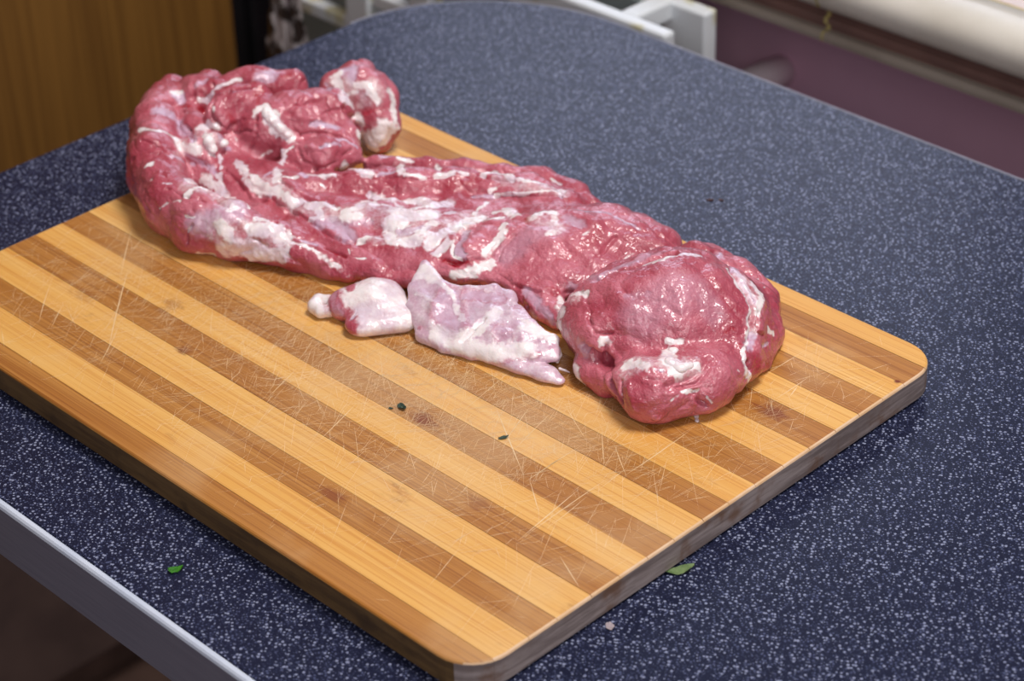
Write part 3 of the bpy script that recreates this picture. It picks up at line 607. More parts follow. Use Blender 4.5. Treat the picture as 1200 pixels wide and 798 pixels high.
('fat',1.73,1.0,[[-97.6,-5.0,37.0],[-94.2,-2.4,36.4]]),
('fat',3.45,1.0,[[-87.4,-11.2,24.3],[-80.4,-7.0,24.4],[-75.7,-4.4,26.7]]),
('fat',1.38,1.0,[[-78.0,-1.2,30.1],[-71.3,2.1,28.9],[-65.5,3.4,27.4],[-56.7,4.8,25.5],[-49.2,7.1,22.8]]),
('sil',0.86,1.0,[[-75.0,2.7,30.4],[-67.0,6.7,28.6]]),
('groove',0.75,1.2,[[-63.0,8.7,28.6],[-57.1,9.0,27.6],[-51.8,11.6,26.9]]),
('blood',0.52,0.8,[[-63.0,8.7,28.6],[-57.1,9.0,27.6],[-51.8,11.6,26.9]]),
('blood',3.8,0.4,[[-115.3,14.7,31.7],[-98.0,13.0,30.9],[-81.3,9.9,30.5],[-73.7,8.0,30.2]]),
('blood',2.07,0.4,[[-52.1,19.5,29.0],[-41.2,23.7,29.9],[-36.4,28.8,31.2]]),
('fat',0.52,1.0,[[-53.3,14.9,28.1],[-49.8,13.5,26.9],[-42.5,16.3,27.0]]),
('groove',1.04,1.6,[[-125.6,17.6,31.6],[-111.1,16.9,32.4],[-99.8,17.6,32.4],[-78.8,15.2,30.9],[-69.1,14.1,30.2],[-56.7,18.0,29.4],[-47.8,25.1,30.7]]),
('groove',0.91,1.3,[[-116.4,26.3,35.6],[-105.2,27.1,35.3],[-94.1,27.1,36.3],[-79.2,31.0,36.2],[-78.3,43.4,34.7],[-81.5,55.7,32.5]]),
('groove',0.75,1.2,[[-124.5,45.5,34.8],[-106.0,41.3,37.5],[-98.6,52.1,38.2],[-87.0,61.0,38.1]]),
('groove',0.75,1.0,[[-97.6,-5.0,37.0],[-89.9,0.3,35.3],[-78.3,-0.9,30.7],[-66.8,4.5,28.0],[-50.2,8.1,24.3]]),
('unfat',2.42,1.0,[[-72.7,-3.3,26.7],[-67.9,-1.1,25.2],[-62.6,0.5,23.4]]),
('fat',2.07,1.0,[[-93.1,85.6,31.8],[-76.0,71.3,38.8]]),
('fat',0.86,1.0,[[-96.1,86.5,33.7],[-88.6,90.5,33.6]]),
('fat',1.21,1.0,[[-72.5,71.9,38.3],[-69.5,76.0,38.5],[-65.0,78.6,37.5]]),
('fat',1.38,1.0,[[-77.0,96.7,32.4],[-66.6,88.1,38.0]]),
('fat',1.73,1.0,[[-62.7,83.4,38.0],[-57.9,88.9,38.8],[-52.8,93.9,39.0]]),
('fat',1.55,1.0,[[-46.6,98.9,38.5],[-43.1,105.5,37.5],[-33.9,105.5,38.8]]),
('fat',1.55,1.0,[[-31.0,105.7,39.0],[-23.8,109.1,38.7]]),
('fat',1.04,1.0,[[-36.8,94.1,34.3],[-35.1,96.5,35.6]]),
('sil',0.86,1.0,[[-42.1,87.1,31.9],[-34.6,93.9,33.2],[-26.5,99.0,34.9]]),
('fat',1.21,1.0,[[-25.1,99.6,35.1],[-18.4,103.5,36.1]]),
('fat',3.8,1.0,[[-70.2,53.8,32.6],[-67.0,56.7,32.6]]),
('fat',4.14,1.0,[[-60.5,63.4,33.1],[-54.2,66.2,33.5],[-44.8,63.4,35.0],[-44.5,72.7,33.7]]),
('fat',5.52,1.0,[[-47.9,39.4,35.8],[-45.9,46.2,37.0],[-41.2,52.3,37.0],[-37.2,55.3,36.4]]),
('fat',4.14,1.0,[[-44.4,33.1,32.6],[-36.7,32.6,31.8],[-29.6,37.4,32.6]]),
('unfat',1.73,0.8,[[-61.6,56.6,33.5],[-57.1,60.2,33.7]]),
('unfat',2.42,0.8,[[-39.9,36.6,33.7],[-35.0,40.6,33.9],[-31.4,46.8,34.2]]),
('sil',2.42,1.0,[[-39.9,36.6,33.7],[-35.0,40.6,33.9],[-31.4,46.8,34.2]]),
('fat',2.07,1.0,[[-33.3,48.7,35.1],[-30.1,50.4,34.8]]),
('fat',3.8,1.0,[[-22.0,39.8,32.1],[-22.2,49.5,33.5],[-21.7,58.8,35.3],[-20.2,65.0,35.7],[-17.6,70.4,36.0]]),
('fat',2.76,1.0,[[-15.1,38.8,30.5],[-16.2,45.7,32.7]]),
('fat',2.07,1.0,[[-32.5,61.5,36.4],[-33.2,65.0,36.3]]),
('fat',1.38,1.0,[[-22.2,70.9,35.6],[-27.2,77.8,34.9],[-30.4,85.8,33.6]]),
('blood',1.38,0.4,[[-27.4,61.4,36.0],[-29.7,69.4,35.8]]),
('blood',1.04,0.4,[[-24.8,48.2,33.8],[-28.9,57.0,35.7]]),
('fat',2.42,0.8,[[-11.8,71.6,36.9],[-7.6,74.3,37.4]]),
('fat',1.73,0.8,[[-17.4,85.0,35.6],[-11.0,82.5,36.7],[-2.2,78.7,39.2]]),
('fat',2.07,1.0,[[-0.7,69.4,38.2],[3.5,63.2,36.9],[4.0,56.8,35.1],[3.4,51.7,33.9]]),
('fat',2.76,1.0,[[8.9,50.0,32.0],[5.7,44.4,30.1],[3.4,41.8,28.7]]),
('sil',2.42,1.0,[[-15.2,55.4,34.5],[-3.0,43.5,33.3]]),
('fat',0.86,1.0,[[-13.0,46.4,32.8],[-7.9,42.5,31.8],[-2.4,41.9,31.1]]),
('blood',1.73,1.0,[[-10.4,38.0,29.6],[-4.5,39.0,29.1],[1.5,43.8,31.0]]),
('groove',1.04,1.8,[[-10.4,38.0,29.6],[-4.5,39.0,29.1],[1.5,43.8,31.0]]),
('groove',0.83,1.2,[[-7.1,42.6,32.0],[-15.0,50.3,33.6],[-18.1,59.2,34.9],[-12.6,65.5,36.8],[-4.3,69.0,37.7]]),
('groove',0.83,1.2,[[5.0,61.7,36.5],[6.1,50.8,33.0],[2.2,45.0,31.5]]),
('groove',0.75,1.2,[[-81.6,64.6,37.8],[-71.6,70.0,37.7],[-63.4,80.1,37.4],[-56.9,88.8,38.8],[-48.7,96.9,38.5],[-30.7,103.4,38.4]]),
('groove',0.75,1.0,[[-54.2,71.1,33.1],[-45.0,85.0,31.7],[-26.0,98.5,34.9]]),
('blood',2.07,0.35,[[-41.9,101.3,38.4],[-47.4,91.6,37.1],[-64.8,73.3,34.8]]),
('fat',1.73,1.0,[[-51.0,111.9,32.6],[-37.9,105.3,38.4],[-31.6,104.1,38.7]]),
('fat',1.04,1.0,[[-31.2,105.7,39.0],[-22.6,109.2,38.4],[-17.3,113.0,37.6],[-9.7,113.3,37.4],[-4.5,115.0,37.1]]),
('fat',0.86,1.0,[[-33.7,94.9,33.9],[-23.8,100.2,35.1],[-15.8,105.3,36.8],[-5.5,112.0,37.5]]),
('fat',0.69,1.0,[[-24.3,126.2,32.5],[-15.4,124.2,31.6]]),
('sil',1.04,1.0,[[-4.3,110.8,37.2],[7.5,100.6,40.3]]),
('blood',3.45,0.4,[[-0.8,115.3,36.7],[14.3,105.6,40.8]]),
('sil',1.21,1.0,[[15.6,97.2,42.4],[25.9,99.5,43.8],[31.7,105.4,44.3],[40.3,107.2,42.9],[50.5,108.3,40.0]]),
('fat',2.42,0.8,[[-15.9,79.4,36.2],[-13.8,83.2,36.2],[-2.4,78.8,39.2]]),
('fat',2.42,0.8,[[9.9,78.2,41.8],[9.8,85.3,42.8],[14.9,87.0,43.2]]),
('fat',1.73,0.7,[[16.2,84.6,43.1],[23.2,80.4,42.1],[24.5,74.1,40.6]]),
('blood',1.21,1.0,[[6.4,77.9,41.4],[9.4,75.4,41.2]]),
('fat',0.52,0.8,[[35.3,84.5,40.3],[36.6,92.1,42.3]]),
('sil',2.76,0.7,[[21.9,88.7,42.8],[30.9,89.2,42.1]]),
('blood',0.62,1.0,[[50.3,81.4,35.0],[53.1,85.4,34.8],[56.9,87.2,33.9]]),
('groove',0.83,1.4,[[50.3,81.4,35.0],[53.1,85.4,34.8],[56.9,87.2,33.9]]),
('fat',0.52,1.0,[[33.6,66.6,34.8],[34.8,63.4,32.8]]),
('fat',0.86,0.7,[[56.6,90.6,34.3],[56.8,96.4,35.0]]),
('groove',1.04,1.0,[[48.2,80.6,35.3],[47.5,89.4,37.5],[47.3,96.6,39.8]]),
('blood',3.45,0.3,[[35.8,69.2,35.3],[39.0,76.6,36.5],[39.5,90.0,41.2]]),
('groove',0.83,1.2,[[-33.2,94.4,33.1],[-19.6,101.0,34.8],[-3.4,109.8,37.2],[16.8,95.9,42.6]]),
('groove',0.83,1.0,[[10.9,52.7,32.6],[7.5,66.0,38.1],[14.7,74.4,41.3]]),
('sil',6.9,0.35,[[13.5,57.8,34.6],[16.2,69.9,39.9],[21.7,79.0,42.1]]),
('fat',1.38,1.0,[[92.2,65.5,56.7],[95.1,70.0,57.8],[99.4,74.9,58.8],[102.8,78.9,58.8],[106.9,85.9,57.1]]),
('fat',0.86,0.7,[[96.3,67.8,57.7],[99.6,70.8,58.5]]),
('fat',2.07,1.0,[[52.5,52.0,26.0],[69.3,43.3,40.1],[79.9,41.7,46.7]]),
('fat',2.42,1.0,[[56.1,50.1,25.3],[73.8,31.9,32.7]]),
('blood',1.04,1.0,[[93.9,61.7,56.1]]),
('sil',2.42,0.6,[[50.3,62.1,28.4],[77.2,51.2,49.7],[81.9,63.4,53.1],[87.8,72.4,56.0]]),
('groove',1.66,2.0,[[49.6,60.8,24.7],[79.1,49.2,49.9],[85.2,59.8,53.8],[91.1,68.7,56.7],[99.4,78.8,58.6]]),
('fat',1.38,1.0,[[124.1,45.6,38.9],[129.1,49.4,38.9]]),
('fat',1.55,1.0,[[101.0,27.5,36.9],[101.8,29.0,37.0]]),
('sil',2.07,0.4,[[99.2,46.5,51.1],[106.9,52.1,53.3]]),
('sil',10.36,0.28,[[110.2,43.9,46.5],[116.4,60.6,54.9]]),
('groove',0.91,1.4,[[81.2,40.3,46.4],[88.6,31.5,43.0],[97.7,27.4,40.4],[102.4,31.7,39.0]]),
('fat',1.04,1.0,[[98.7,72.6,58.8],[102.6,77.9,58.8],[107.3,87.4,56.5]]),
('sil',2.07,1.0,[[91.3,118.7,37.2],[118.9,97.0,50.2],[130.2,93.7,47.2],[136.9,92.0,43.2]]),
('fat',1.73,1.0,[[128.6,97.7,46.2],[131.8,100.1,42.7],[139.9,89.4,41.1]]),
('fat',1.21,1.0,[[118.6,92.2,52.2],[127.1,89.3,50.1],[132.6,88.9,47.3],[139.0,84.5,42.9],[142.2,78.8,39.4],[145.3,73.7,36.3]]),
('fat',0.41,1.0,[[112.0,122.3,31.9]]),
('fat',0.41,1.0,[[119.0,118.1,31.6]]),
('fat',1.55,1.0,[[142.9,95.5,29.6],[142.7,97.9,26.8]]),
('blood',0.69,0.8,[[145.3,88.5,31.6]]),
('blood',1.04,0.8,[[139.8,67.9,39.7],[140.5,71.0,40.0]]),
('groove',1.45,2.2,[[89.5,117.6,37.8],[120.0,93.6,51.4],[132.0,90.6,47.1],[139.6,86.8,42.2],[144.4,79.3,37.1],[146.9,72.4,35.4]]),
('groove',0.91,1.2,[[139.9,90.5,40.6],[144.9,82.7,35.7],[145.7,88.0,31.3]]),
('sil',1.38,1.0,[[146.2,74.2,35.7],[146.4,77.9,35.5]]),
('sil',6.9,0.25,[[120.4,67.5,55.0],[131.6,67.4,47.7]]),
('fat',2.07,1.0,[[100.8,27.8,36.7],[101.8,28.6,36.4]]),
('fat',1.04,1.0,[[124.4,46.1,39.4],[129.3,49.3,38.6]]),
('fat',3.8,1.0,[[129.1,40.9,37.2],[134.2,34.2,38.9],[139.7,34.6,38.2],[141.5,31.6,37.5]]),
('fat',2.07,1.0,[[142.2,38.4,38.2],[144.5,40.5,38.2]]),
('blood',0.83,1.0,[[134.4,37.3,38.7],[137.2,35.6,38.9]]),
('fat',2.76,0.9,[[120.7,23.1,36.0],[125.6,25.1,38.0],[131.6,24.0,39.0]]),
('sil',1.04,1.0,[[130.9,21.2,37.7],[137.4,26.9,38.6]]),
('fat',0.86,1.0,[[147.5,23.2,29.3],[147.8,27.5,31.9],[150.8,32.5,30.8],[152.2,34.7,31.1]]),
('fat',2.42,1.0,[[92.6,21.4,21.2],[96.7,20.8,17.2]]),
('sil',2.42,0.5,[[90.5,23.8,33.7],[94.2,23.6,30.1]]),
('groove',1.86,4.5,[[92.6,23.5,33.6],[98.6,24.6,31.1],[102.6,27.8,29.1],[109.9,22.7,29.9],[119.3,15.3,26.4],[124.3,13.6,23.4]]),
('groove',0.91,1.5,[[103.1,29.0,35.2],[103.0,28.2,30.3]]),
('groove',1.24,1.0,[[135.3,20.0,37.3],[140.7,23.3,36.7],[145.3,23.8,33.3],[147.7,30.3,33.4]]),
('blood',2.07,0.35,[[135.4,12.6,29.1],[145.8,18.7,24.1]]),
('fat',1.04,1.0,[[146.5,72.9,35.7],[149.7,67.2,33.7],[153.1,65.2,30.9]]),
('fat',2.42,1.0,[[154.7,64.4,28.2],[155.2,66.0,23.8]]),
('fat',0.69,1.0,[[154.4,57.9,31.2],[154.7,58.4,30.3]]),
('fat',0.86,1.0,[[147.7,22.8,29.6],[148.2,27.8,31.9],[151.0,33.0,31.4]]),
('fat',0.69,1.0,[[155.1,37.0,27.5],[156.3,39.5,24.5]]),
('groove',1.24,2.0,[[151.8,34.0,30.5],[153.6,34.0,25.3],[154.7,36.6,23.0]]),
('groove',1.04,2.0,[[153.1,67.2,30.7],[154.8,67.3,26.8]]),
('blood',1.04,0.8,[[139.8,67.8,39.7],[140.2,71.2,39.8]]),
('blood',0.86,0.8,[[146.6,66.9,35.5],[146.5,68.9,35.3]]),
('sil',2.07,1.0,[[145.3,78.2,36.4],[149.1,71.8,33.6]]),
('sil',0.86,1.0,[[150.1,80.7,31.2],[145.9,91.0,26.8]]),
('blood',2.76,0.45,[[153.0,73.2,30.0],[154.9,73.2,25.6]]),
('groove',1.66,1.6,[[143.4,22.9,35.1],[146.1,31.1,35.3],[147.6,40.6,37.3],[146.0,47.2,38.7]]),
('unfat',4.49,1.0,[[-32.4,-13.4,25.2],[-26.2,-18.2,22.9],[-21.9,-17.9,18.1],[-10.3,-22.7,19.8]]),
('sil',2.76,0.5,[[-32.4,-13.4,25.2],[-23.2,-18.3,20.2]]),
('unfat',2.07,1.0,[[-48.1,6.1,17.2],[-43.6,8.9,20.2],[-26.3,-8.6,27.9]]),
('sil',5.52,0.55,[[-18.6,-5.4,29.7],[-11.2,-1.2,29.3]]),
('unfat',1.38,0.6,[[13.9,-2.3,20.7]]),
('sil',1.04,1.0,[[-15.9,-15.6,22.8],[-14.1,-19.1,22.1]]),
('unfat',6.9,0.8,[[15.5,16.6,30.0],[20.4,9.9,26.6],[29.1,6.0,25.0]]),
('sil',6.9,0.9,[[15.5,16.6,30.0],[20.4,9.9,26.6],[29.1,6.0,25.0]]),
('unfat',3.8,0.7,[[21.3,23.1,30.3],[27.4,26.5,30.5],[34.6,28.8,30.9]]),
('sil',3.8,0.9,[[21.3,23.1,30.3],[27.4,26.5,30.5],[34.6,28.8,30.9]]),
('unfat',4.14,0.5,[[50.7,14.5,28.0],[55.3,12.6,25.5]]),
('sil',4.14,0.8,[[50.7,14.5,28.0],[55.3,12.6,25.5]]),
('unfat',2.07,0.8,[[45.0,30.5,29.8],[42.2,44.4,17.5]]),
('sil',2.07,0.8,[[45.0,30.5,29.8],[42.2,44.4,17.5]]),
('sil',2.76,0.8,[[35.3,47.8,27.3],[44.7,45.9,25.8],[53.9,44.0,21.1]]),
('fat',2.42,1.0,[[51.1,54.6,25.3],[72.2,34.8,37.0],[58.6,46.7,18.7]]),
('fat',2.07,1.0,[[6.4,44.2,29.8],[4.4,39.3,25.5],[-3.7,35.7,25.4]]),
('unfat',1.04,0.7,[[2.4,38.2,23.6],[10.5,41.8,24.6]]),
('groove',1.24,1.5,[[37.7,3.1,22.3],[38.6,8.9,26.2],[39.1,15.8,27.8]]),
('blood',1.38,0.5,[[42.6,53.8,29.2],[46.5,56.6,27.2]]),
('groove',0.91,1.5,[[27.9,47.6,27.5],[39.7,49.1,28.6],[47.1,55.0,27.4]]),
('groove',1.24,2.0,[[41.1,31.6,30.8],[38.6,44.3,20.8]]),
('unfat',2.07,0.6,[[51.9,2.9,18.5],[64.6,9.6,20.9],[72.1,15.9,23.5]]),
('fat',8.98,0.36,[[-51.4,39.8,35.9],[-39.4,44.9,36.0],[-27.2,46.6,33.5],[-22.5,55.7,34.7],[-23.2,70.0,35.6]]),
('fat',3.11,0.9,[[-54.1,45.2,36.6],[-49.6,50.6,36.9],[-48.5,58.2,35.8]]),
('fat',3.11,0.8,[[-31.5,37.3,32.6],[-30.3,43.8,33.6],[-23.1,44.6,32.8]]),
('fat',5.52,0.38,[[-125.7,23.7,34.8],[-101.5,21.1,34.3],[-84.1,22.0,34.9],[-71.4,27.8,34.9]]),
('fat',6.9,0.4,[[-70.7,31.0,36.2],[-63.0,39.4,37.3],[-52.0,43.5,36.5]]),
('fat',4.83,0.4,[[-45.6,27.8,31.2],[-37.6,32.9,32.2]]),
('fat',7.35,0.34,[[-134.8,-13.4,44.2],[-125.6,-6.7,40.8],[-110.8,-7.8,41.2]]),
('fat',9.56,0.3,[[-107.2,-21.4,34.6],[-97.9,-15.7,32.6],[-89.3,-9.4,31.6]]),
('fat',5.15,0.36,[[-174.1,10.0,42.6],[-174.7,22.7,44.0],[-159.3,21.8,44.8]]),
('fat',7.35,0.4,[[-158.6,101.8,48.0],[-146.9,105.3,43.9],[-141.3,110.7,47.1]]),
('fat',7.35,0.36,[[-129.8,107.1,30.4]]),
('fat',4.83,0.36,[[10.8,78.4,42.1],[22.6,81.0,42.4]]),
('fat',3.8,0.36,[[-38.0,101.3,38.3],[-20.3,106.8,37.8],[-3.7,113.2,37.3]]),
('fat',4.83,0.36,[[124.1,94.8,49.5],[135.6,93.4,43.5],[142.3,81.7,38.9]]),
('fat',6.9,0.36,[[122.9,22.5,36.5],[137.5,34.3,38.8],[142.9,37.6,38.2]]),
('fat',4.14,0.36,[[54.5,51.8,25.4],[75.4,39.8,43.5]]),
('fat',4.14,0.95,[[40.4,22.1,29.4],[41.1,10.1,26.7],[35.7,2.3,21.8]]),
('fat',5.18,0.9,[[24.7,0.0,21.2],[40.5,1.3,21.2],[53.2,5.4,21.8],[67.6,15.1,24.2]]),
('fat',4.14,0.9,[[56.8,24.3,28.4],[64.0,26.1,26.8],[69.6,27.9,26.1]]),
('fat',1.38,0.8,[[4.7,19.6,31.3],[14.6,18.4,30.4],[22.6,14.3,27.8],[30.8,11.0,26.5]]),
('fat',4.14,0.9,[[-10.2,18.0,29.0],[-9.7,25.1,30.8],[0.2,21.4,30.9]]),
('fat',1.04,0.7,[[0.2,10.1,28.1],[14.7,9.3,29.0]]),
('groove',0.79,1.6,[[-136.6,58.5,43.5],[-131.3,67.5,43.6],[-123.8,72.7,42.5],[-115.7,73.3,41.8]]),
('groove',0.71,1.2,[[-149.5,59.4,57.7],[-142.2,56.1,49.1],[-136.6,58.5,43.5]]),
('groove',0.71,1.2,[[-139.2,78.4,54.1],[-133.7,77.9,47.9],[-121.0,77.1,41.8]]),
('ridge',1.77,1.2,[[-140.0,61.3,52.0],[-136.3,70.4,49.0]]),
('ridge',1.77,1.0,[[-123.8,51.6,45.8],[-111.5,57.9,41.9]]),
('groove',0.79,1.5,[[-170.1,32.8,48.4],[-168.5,38.5,43.4],[-155.5,41.5,46.8]]),
('groove',0.71,1.2,[[-155.9,46.4,53.0],[-152.2,42.3,44.3],[-155.1,40.1,37.5]]),
('groove',0.79,1.2,[[-180.6,-8.7,50.8],[-171.4,-4.1,49.1],[-159.9,-4.5,45.2]]),
('groove',0.62,1.0,[[-143.4,-22.9,43.2],[-130.6,-22.2,43.7],[-120.8,-17.5,43.0]]),
('groove',0.62,0.9,[[-176.3,-20.6,34.1],[-154.7,-23.0,44.7],[-151.4,-13.6,47.0]]),
('groove',0.66,1.0,[[108.5,126.6,31.3],[122.5,116.0,30.9],[128.2,117.7,26.3]]),
('groove',0.91,1.4,[[124.4,16.2,32.8],[126.6,13.0,27.8],[127.8,13.5,20.6]]),
('ridge',2.07,1.2,[[130.3,14.5,32.5],[135.9,12.0,26.6],[143.4,16.8,21.7]]),
('groove',1.24,1.2,[[147.0,28.2,33.4],[150.2,35.8,34.1],[148.9,47.7,37.5]])]

def m_meat():
    m = Mat('raw_meat', 0.33, Subsurface_Weight=0.08, Subsurface_Scale=0.004, Coat_Weight=0.75, Coat_Roughness=0.08)
    m.p.inputs['Subsurface Radius'].default_value = (1.0, 0.35, 0.25)
    at = m.node('Attribute', attribute_name='paint'); se = m.node('SeparateColor'); m.link(at.outputs['Color'], se.inputs[0])
    fat, sil, blo = se.outputs[0], se.outputs[1], se.outputs[2]
    P = m.pos(); n1 = m.noise(P, 45, 4); n2 = m.noise(P, 220, 4); n3 = m.noise(P, 700, 3)
    n0 = m.noise(P, 22, 3); c = m.mix(m.ramp(m.math('ADD', m.math('MULTIPLY', n1, 0.5), m.math('MULTIPLY', n0, 0.5)), 0.38, 0.62), lin(*MEAT0), lin(*MEAT1))
    c = m.mix(m.math('MULTIPLY', m.ramp(n2, 0.45, 0.75), 0.35), c, lin(*MEAT2))
    c = m.mix(m.math('MULTIPLY', m.ramp(n3, 0.55, 0.75), 0.22), c, lin(226, 160, 168))
    c = m.mix(blo, c, lin(168, 22, 44))
    s2 = m.math('MULTIPLY', sil, m.math('ADD', 0.62, m.math('MULTIPLY', n2, 0.5)), clamp=True)
    c = m.mix(s2, c, m.mix(n2, lin(196, 160, 186), lin(222, 200, 220)))
    jag = m.math('ADD', fat, m.math('MULTIPLY', m.math('SUBTRACT', n2, 0.5), 0.9))
    jag = m.math('ADD', jag, m.math('MULTIPLY', m.math('SUBTRACT', n3, 0.5), 0.5))
    f2 = m.math('MULTIPLY', m.math('MULTIPLY', m.ramp(jag, 0.0, 0.92), m.ramp(fat, 0.02, 0.2)), 0.95)
    c = m.mix(f2, c, m.mix(m.ramp(n1, 0.36, 0.54), lin(226, 206, 218), lin(250, 240, 240)))
    m.color(c)
    m.p.inputs['Specular IOR Level'].default_value = 0.55
    m.link(m.math('ADD', 0.27, m.math('MULTIPLY', n2, 0.22)), m.p.inputs['Roughness'])
    n4 = m.noise(P, 1300, 2); h = m.math('ADD', m.math('MULTIPLY', n2, 0.45), m.math('ADD', m.math('MULTIPLY', n3, 0.5), m.math('MULTIPLY', n4, 0.22)))
    keep = m.math('SUBTRACT', 1.0, m.math('MULTIPLY', m.math('MAXIMUM', fat, sil), 0.8), clamp=True); h = m.math('MULTIPLY', h, keep); m.bump(h, 0.7, 0.0016)
    cb = m.node('Bump', Strength=0.6, Distance=0.0013); m.link(m.math('ADD', m.math('MULTIPLY', n2, 0.5), m.math('MULTIPLY', m.noise(P, 420, 1), 0.8)), cb.inputs['Height']); m.link(cb.outputs[0], m.p.inputs['Coat Normal'])
    return m.m
MEAT0, MEAT1, MEAT2 = (174, 66, 84), (204, 112, 128), (152, 46, 64)
M_meat = m_meat()
ZB = TOP * 1000 - 0.2
meat = thing('raw_meat', 'long slab of raw boned pink meat curled on the striped board', 'meat', (0.0, 0.05, TOP))
def build_piece(name, G, base_fat, base_sil, res, noise_amp=1.0, sub=True, smooth=1):
    V, Q = surface_net(*sdf_grid(G, res))
    me = bpy.data.meshes.new(name); me.from_pydata((V * 0.001).tolist(), [], Q.tolist()); me.update()
    o = bpy.data.objects.new(name, me); C.objects.link(o)
    for _ in range(smooth):
        E = np.concatenate([Q[:, [0, 1]], Q[:, [1, 2]], Q[:, [2, 3]], Q[:, [3, 0]]]); A = np.zeros_like(V); K = np.zeros(len(V))
        np.add.at(A, E[:, 0], V[E[:, 1]]); np.add.at(A, E[:, 1], V[E[:, 0]]); np.add.at(K, E[:, 0], 1); np.add.at(K, E[:, 1], 1); V = V * 0.4 + 0.6 * A / K[:, None]
    me.vertices.foreach_set('co', (V * 0.001).astype(np.float32).ravel()); me.update()
    if sub:
        md = o.modifiers.new('s', 'SUBSURF'); md.levels = 1; md.render_levels = 1
        ev = o.evaluated_get(bpy.context.evaluated_depsgraph_get()); me2 = bpy.data.meshes.new_from_object(ev); o.modifiers.clear(); o.data = me2; bpy.data.meshes.remove(me); me = me2; me.name = name
    n = len(me.vertices); P = np.empty(n * 3, np.float32); me.vertices.foreach_get('co', P); P = P.reshape(-1, 3).astype(float) * 1000
    N = np.empty(n * 3, np.float32); me.vertices.foreach_get('normal', N); N = N.reshape(-1, 3).astype(float)
    fat = np.full(n, base_fat); sil = np.full(n, base_sil); blo = np.zeros(n); disp = np.zeros(n)
    W = np.stack([fbm(P, 0.10, 3, 1), fbm(P, 0.10, 3, 5), fbm(P, 0.10, 3, 9)], 1)
    Pw = P + W * 2.4; rag = fbm(P, 0.55, 2, 21)
    for kind, wd, amt, pts in STROKES:
        a = np.array(pts); lo, hi = a.min(0) - wd * 2 - 3, a.max(0) + wd * 2 + 3
        m_ = np.all((P > lo) & (P < hi), axis=1)
        if not m_.any(): continue
        idx = np.nonzero(m_)[0]; d = seg_dist(Pw[idx], pts); d += rag[idx] * min(wd, 2.5) * 0.9
        f = sstep((wd * 1.45 - d) / (wd * 1.0)) * amt
        if kind == 'fat': fat[idx] = np.maximum(fat[idx], f); disp[idx] += f * min(0.35, wd * 0.2)
        elif kind == 'unfat': fat[idx] *= 1 - f; sil[idx] *= 1 - f
        elif kind == 'sil': sil[idx] = np.maximum(sil[idx], f)
        elif kind == 'blood': blo[idx] = np.maximum(blo[idx], f)
        elif kind == 'groove': dd = seg_dist(Pw[idx], pts); disp[idx] -= np.exp(-(dd / wd) ** 2) * amt * 1.4
        elif kind == 'ridge': dd = seg_dist(Pw[idx], pts); disp[idx] += np.exp(-(dd / wd) ** 2) * amt
    disp += (fbm(P, 0.05, 2, 40) * 2.6 + fbm(P, 0.16, 3, 50) * 1.0 + (np.abs(fbm(P * np.array([0.7, 1.2, 1.0]), 0.075, 2, 60)) - 0.17) * 4.0 + fbm(P, 0.6, 2, 70) * 0.22) * noise_amp
    up = np.clip((P[:, 2] - ZB - 1.0) / 4.0, 0, 1)                     # keep the underside on the board
    P2 = P + N * (disp * up)[:, None]; P2[:, 2] = np.maximum(P2[:, 2], ZB + 0.2)
    me.vertices.foreach_set('co', (P2 * 0.001).astype(np.float32).ravel())
    ca = me.color_attributes.new('paint', 'FLOAT_COLOR', 'POINT'); ca.data.foreach_set('color', np.stack([fat, sil, blo, np.ones(n)], 1).astype(np.float32).ravel())
    me.polygons.foreach_set('use_smooth', [True] * len(me.polygons)); me.materials.clear(); me.materials.append(M_meat); me.update()
    o.parent = meat; o.location = -meat.location; return o
o = build_piece('muscle', PIECES['muscle'], 0.0, 0.0, 0.9)
o = build_piece('lobe', PIECES['lobe'], 0.8, 0.15, 0.7, 0.4, True, 2); o['label'] = 'small rounded lobe capped with white fat'
o = build_piece('flap', PIECES['flap'], 0.30, 0.85, 0.6, 0.35, True, 6); o['label'] = 'pale lilac membrane flap'
o = build_piece('nub', PIECES['nub'], 0.8, 0.0, 0.5, 0.2); o['label'] = 'small pale pink looped nub'
LUMPS = [('fat_lump',[[136.1,33.8,38.8,2.6],[130.3,43.1,37.5,2.4],[141.5,34.4,37.8,2.6],[143.1,38.7,38.2,1.8]],'white fat lump on the thick end'),('fat_lump',[[-153.5,50.6,54.2,3.0],[-149.5,51.0,51.5,3.2],[-144.7,52.1,47.9,3.0],[-141.2,53.4,44.7,2.0]],'knobbly white fat lump on the curled end'),('fat_lump',[[-162.6,19.2,47.1,3.0],[-159.9,19.3,43.1,2.6]],'white gristle knob on the curled end'),('gristle_bead',[[-159.8,26.0,44.0,3.0]],'bluish white bead beside the gristle knob'),('fat_scrap',[[148.6,37.5,14.5,1.3],[151.4,34.8,14.5,1.1]],'tiny white fat scrap under the thick end')]
for nm, q, lab in LUMPS:
    G = [('tube', 3.5, [list(p[:3]) + [p[3] * 0.95, p[3] * 0.7]]) for p in q]
    o = build_piece(nm, G, 1.0, 0.0, 0.4, 0.3, False, 2); o['label'] = lab
STRANDS = [[[70.4,29.0,21.5,0.8,0.8],[72.0,25.1,19.5,0.7,0.7],[73.4,22.0,17.0,0.7,0.7],[73.9,20.8,15.5,0.6,0.6]],[[73.0,29.7,20.5,0.6,0.6],[75.3,28.3,18.5,0.6,0.6],[76.0,25.4,16.5,0.6,0.6],[73.4,25.8,17.0,0.5,0.5]],[[81.8,21.0,17.5,0.7,0.7],[83.4,22.7,16.5,0.5,0.5],[84.7,24.1,15.5,0.4,0.4]]]

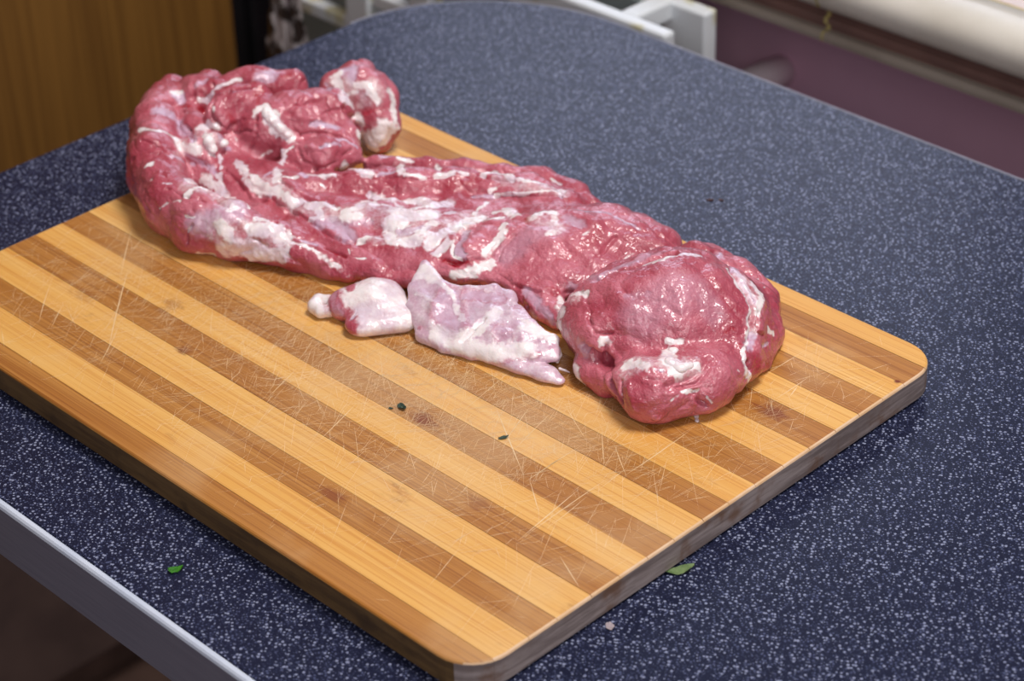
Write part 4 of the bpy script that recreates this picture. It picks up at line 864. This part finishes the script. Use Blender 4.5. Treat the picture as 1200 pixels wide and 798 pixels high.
for q in STRANDS:
    o = build_piece('fat_strand', [('tube', 0.6, q)], 1.0, 0.0, 0.3, 0.1, False, 0)
# ------------------------------------------------------------------ crumbs
def m_herb(name, c0, c1): return simple(name, c0, c1, 0.6, 400)
def flake(name, x, y, z, L, wd, ang, mat, label, curl=0.3, seed=0, cat='herb'):
    bm = bmesh.new(); r = random.Random(seed); g = []
    for i in range(6):
        t = i / 5; row = []
        for s in (-1, -0.4, 0.4, 1):
            ww = wd * 0.5 * math.sin(math.pi * (0.12 + 0.8 * t)) * s
            row.append(bm.verts.new((L * (t - 0.5), ww + r.uniform(-.06, .06) * wd, 0.0003 + curl * L * (t - 0.4) ** 2 + abs(s) * wd * 0.25 * r.uniform(.6, 1.3))))
        g.append(row)
    for a, b in zip(g, g[1:]):
        for k in range(3): bm.faces.new((a[k], a[k + 1], b[k + 1], b[k]))
    bmesh.ops.solidify(bm, geom=bm.faces[:], thickness=0.0004)
    zmin = min(v.co.z for v in bm.verts)
    for v in bm.verts: v.co.z -= zmin
    o = obj(name, bm, mat, None, True); o.location = (x, y, z); o.rotation_euler = (0, 0, ang); return tag(o, label, cat, {'herb_flake': 'dried herb flakes on the board', 'brown_speck': 'brown specks on the table'}.get(name))
M_g1 = m_herb('fresh_leaf', (70, 150, 40), (96, 176, 60)); M_g2 = m_herb('dried_leaf', (52, 74, 62), (84, 106, 90)); M_g3 = m_herb('wilted_leaf', (130, 158, 100), (158, 180, 124))
flake('leaf_bit', 0.052, -0.1756, 0.0001, 0.0062, 0.0042, 1.0, M_g1, 'bright green leaf bit on the table in front of the board', 0.6, 1)
flake('herb_flake', 0.0492, -0.0456, TOP, 0.0058, 0.0036, -0.2, M_g2, 'larger dark green herb flake on the middle of the board', 0.5, 2)
flake('herb_flake', 0.0985, -0.0314, TOP, 0.0046, 0.0022, 1.1, M_g2, 'small dark grey-green flake on the board nearer the thick meat end', 0.4, 3)
flake('herb_flake', 0.0461, -0.0494, TOP, 0.0022, 0.0014, 0.4, M_g2, 'tiny dark crumb just left of the larger herb flake', 0.3, 4)
flake('wilted_leaf', 0.2030, -0.0350, 0.0001, 0.0125, 0.0046, 0.95, M_g3, 'wilted pale green leaf on the table against the board end', 0.5, 5)
flake('herb_sprig', -0.0645, 0.1452, TOP, 0.0070, 0.0030, -0.35, M_g1, 'short green herb sprig on the board behind the meat', 0.2, 6)
flake('food_crumb', 0.2062, -0.0798, 0.0001, 0.0052, 0.0034, -0.6, simple('pale_crumb', (205, 190, 196), (222, 206, 210), 0.6, 300), 'pale pinkish crumb on the table near the board end', 0.2, 7, 'crumb')
M_br = simple('brown_smear', (92, 60, 50), (112, 72, 58), 0.5, 300)
flake('brown_speck', 0.0105, 0.2071, 0.0001, 0.0040, 0.0022, 0.6, M_br, 'brown speck on the table behind the meat, left one of a pair', 0.1, 8, 'crumb')
flake('brown_speck', 0.0147, 0.2110, 0.0001, 0.0030, 0.0018, 0.2, M_br, 'brown speck on the table behind the meat, right one of a pair', 0.1, 9, 'crumb')
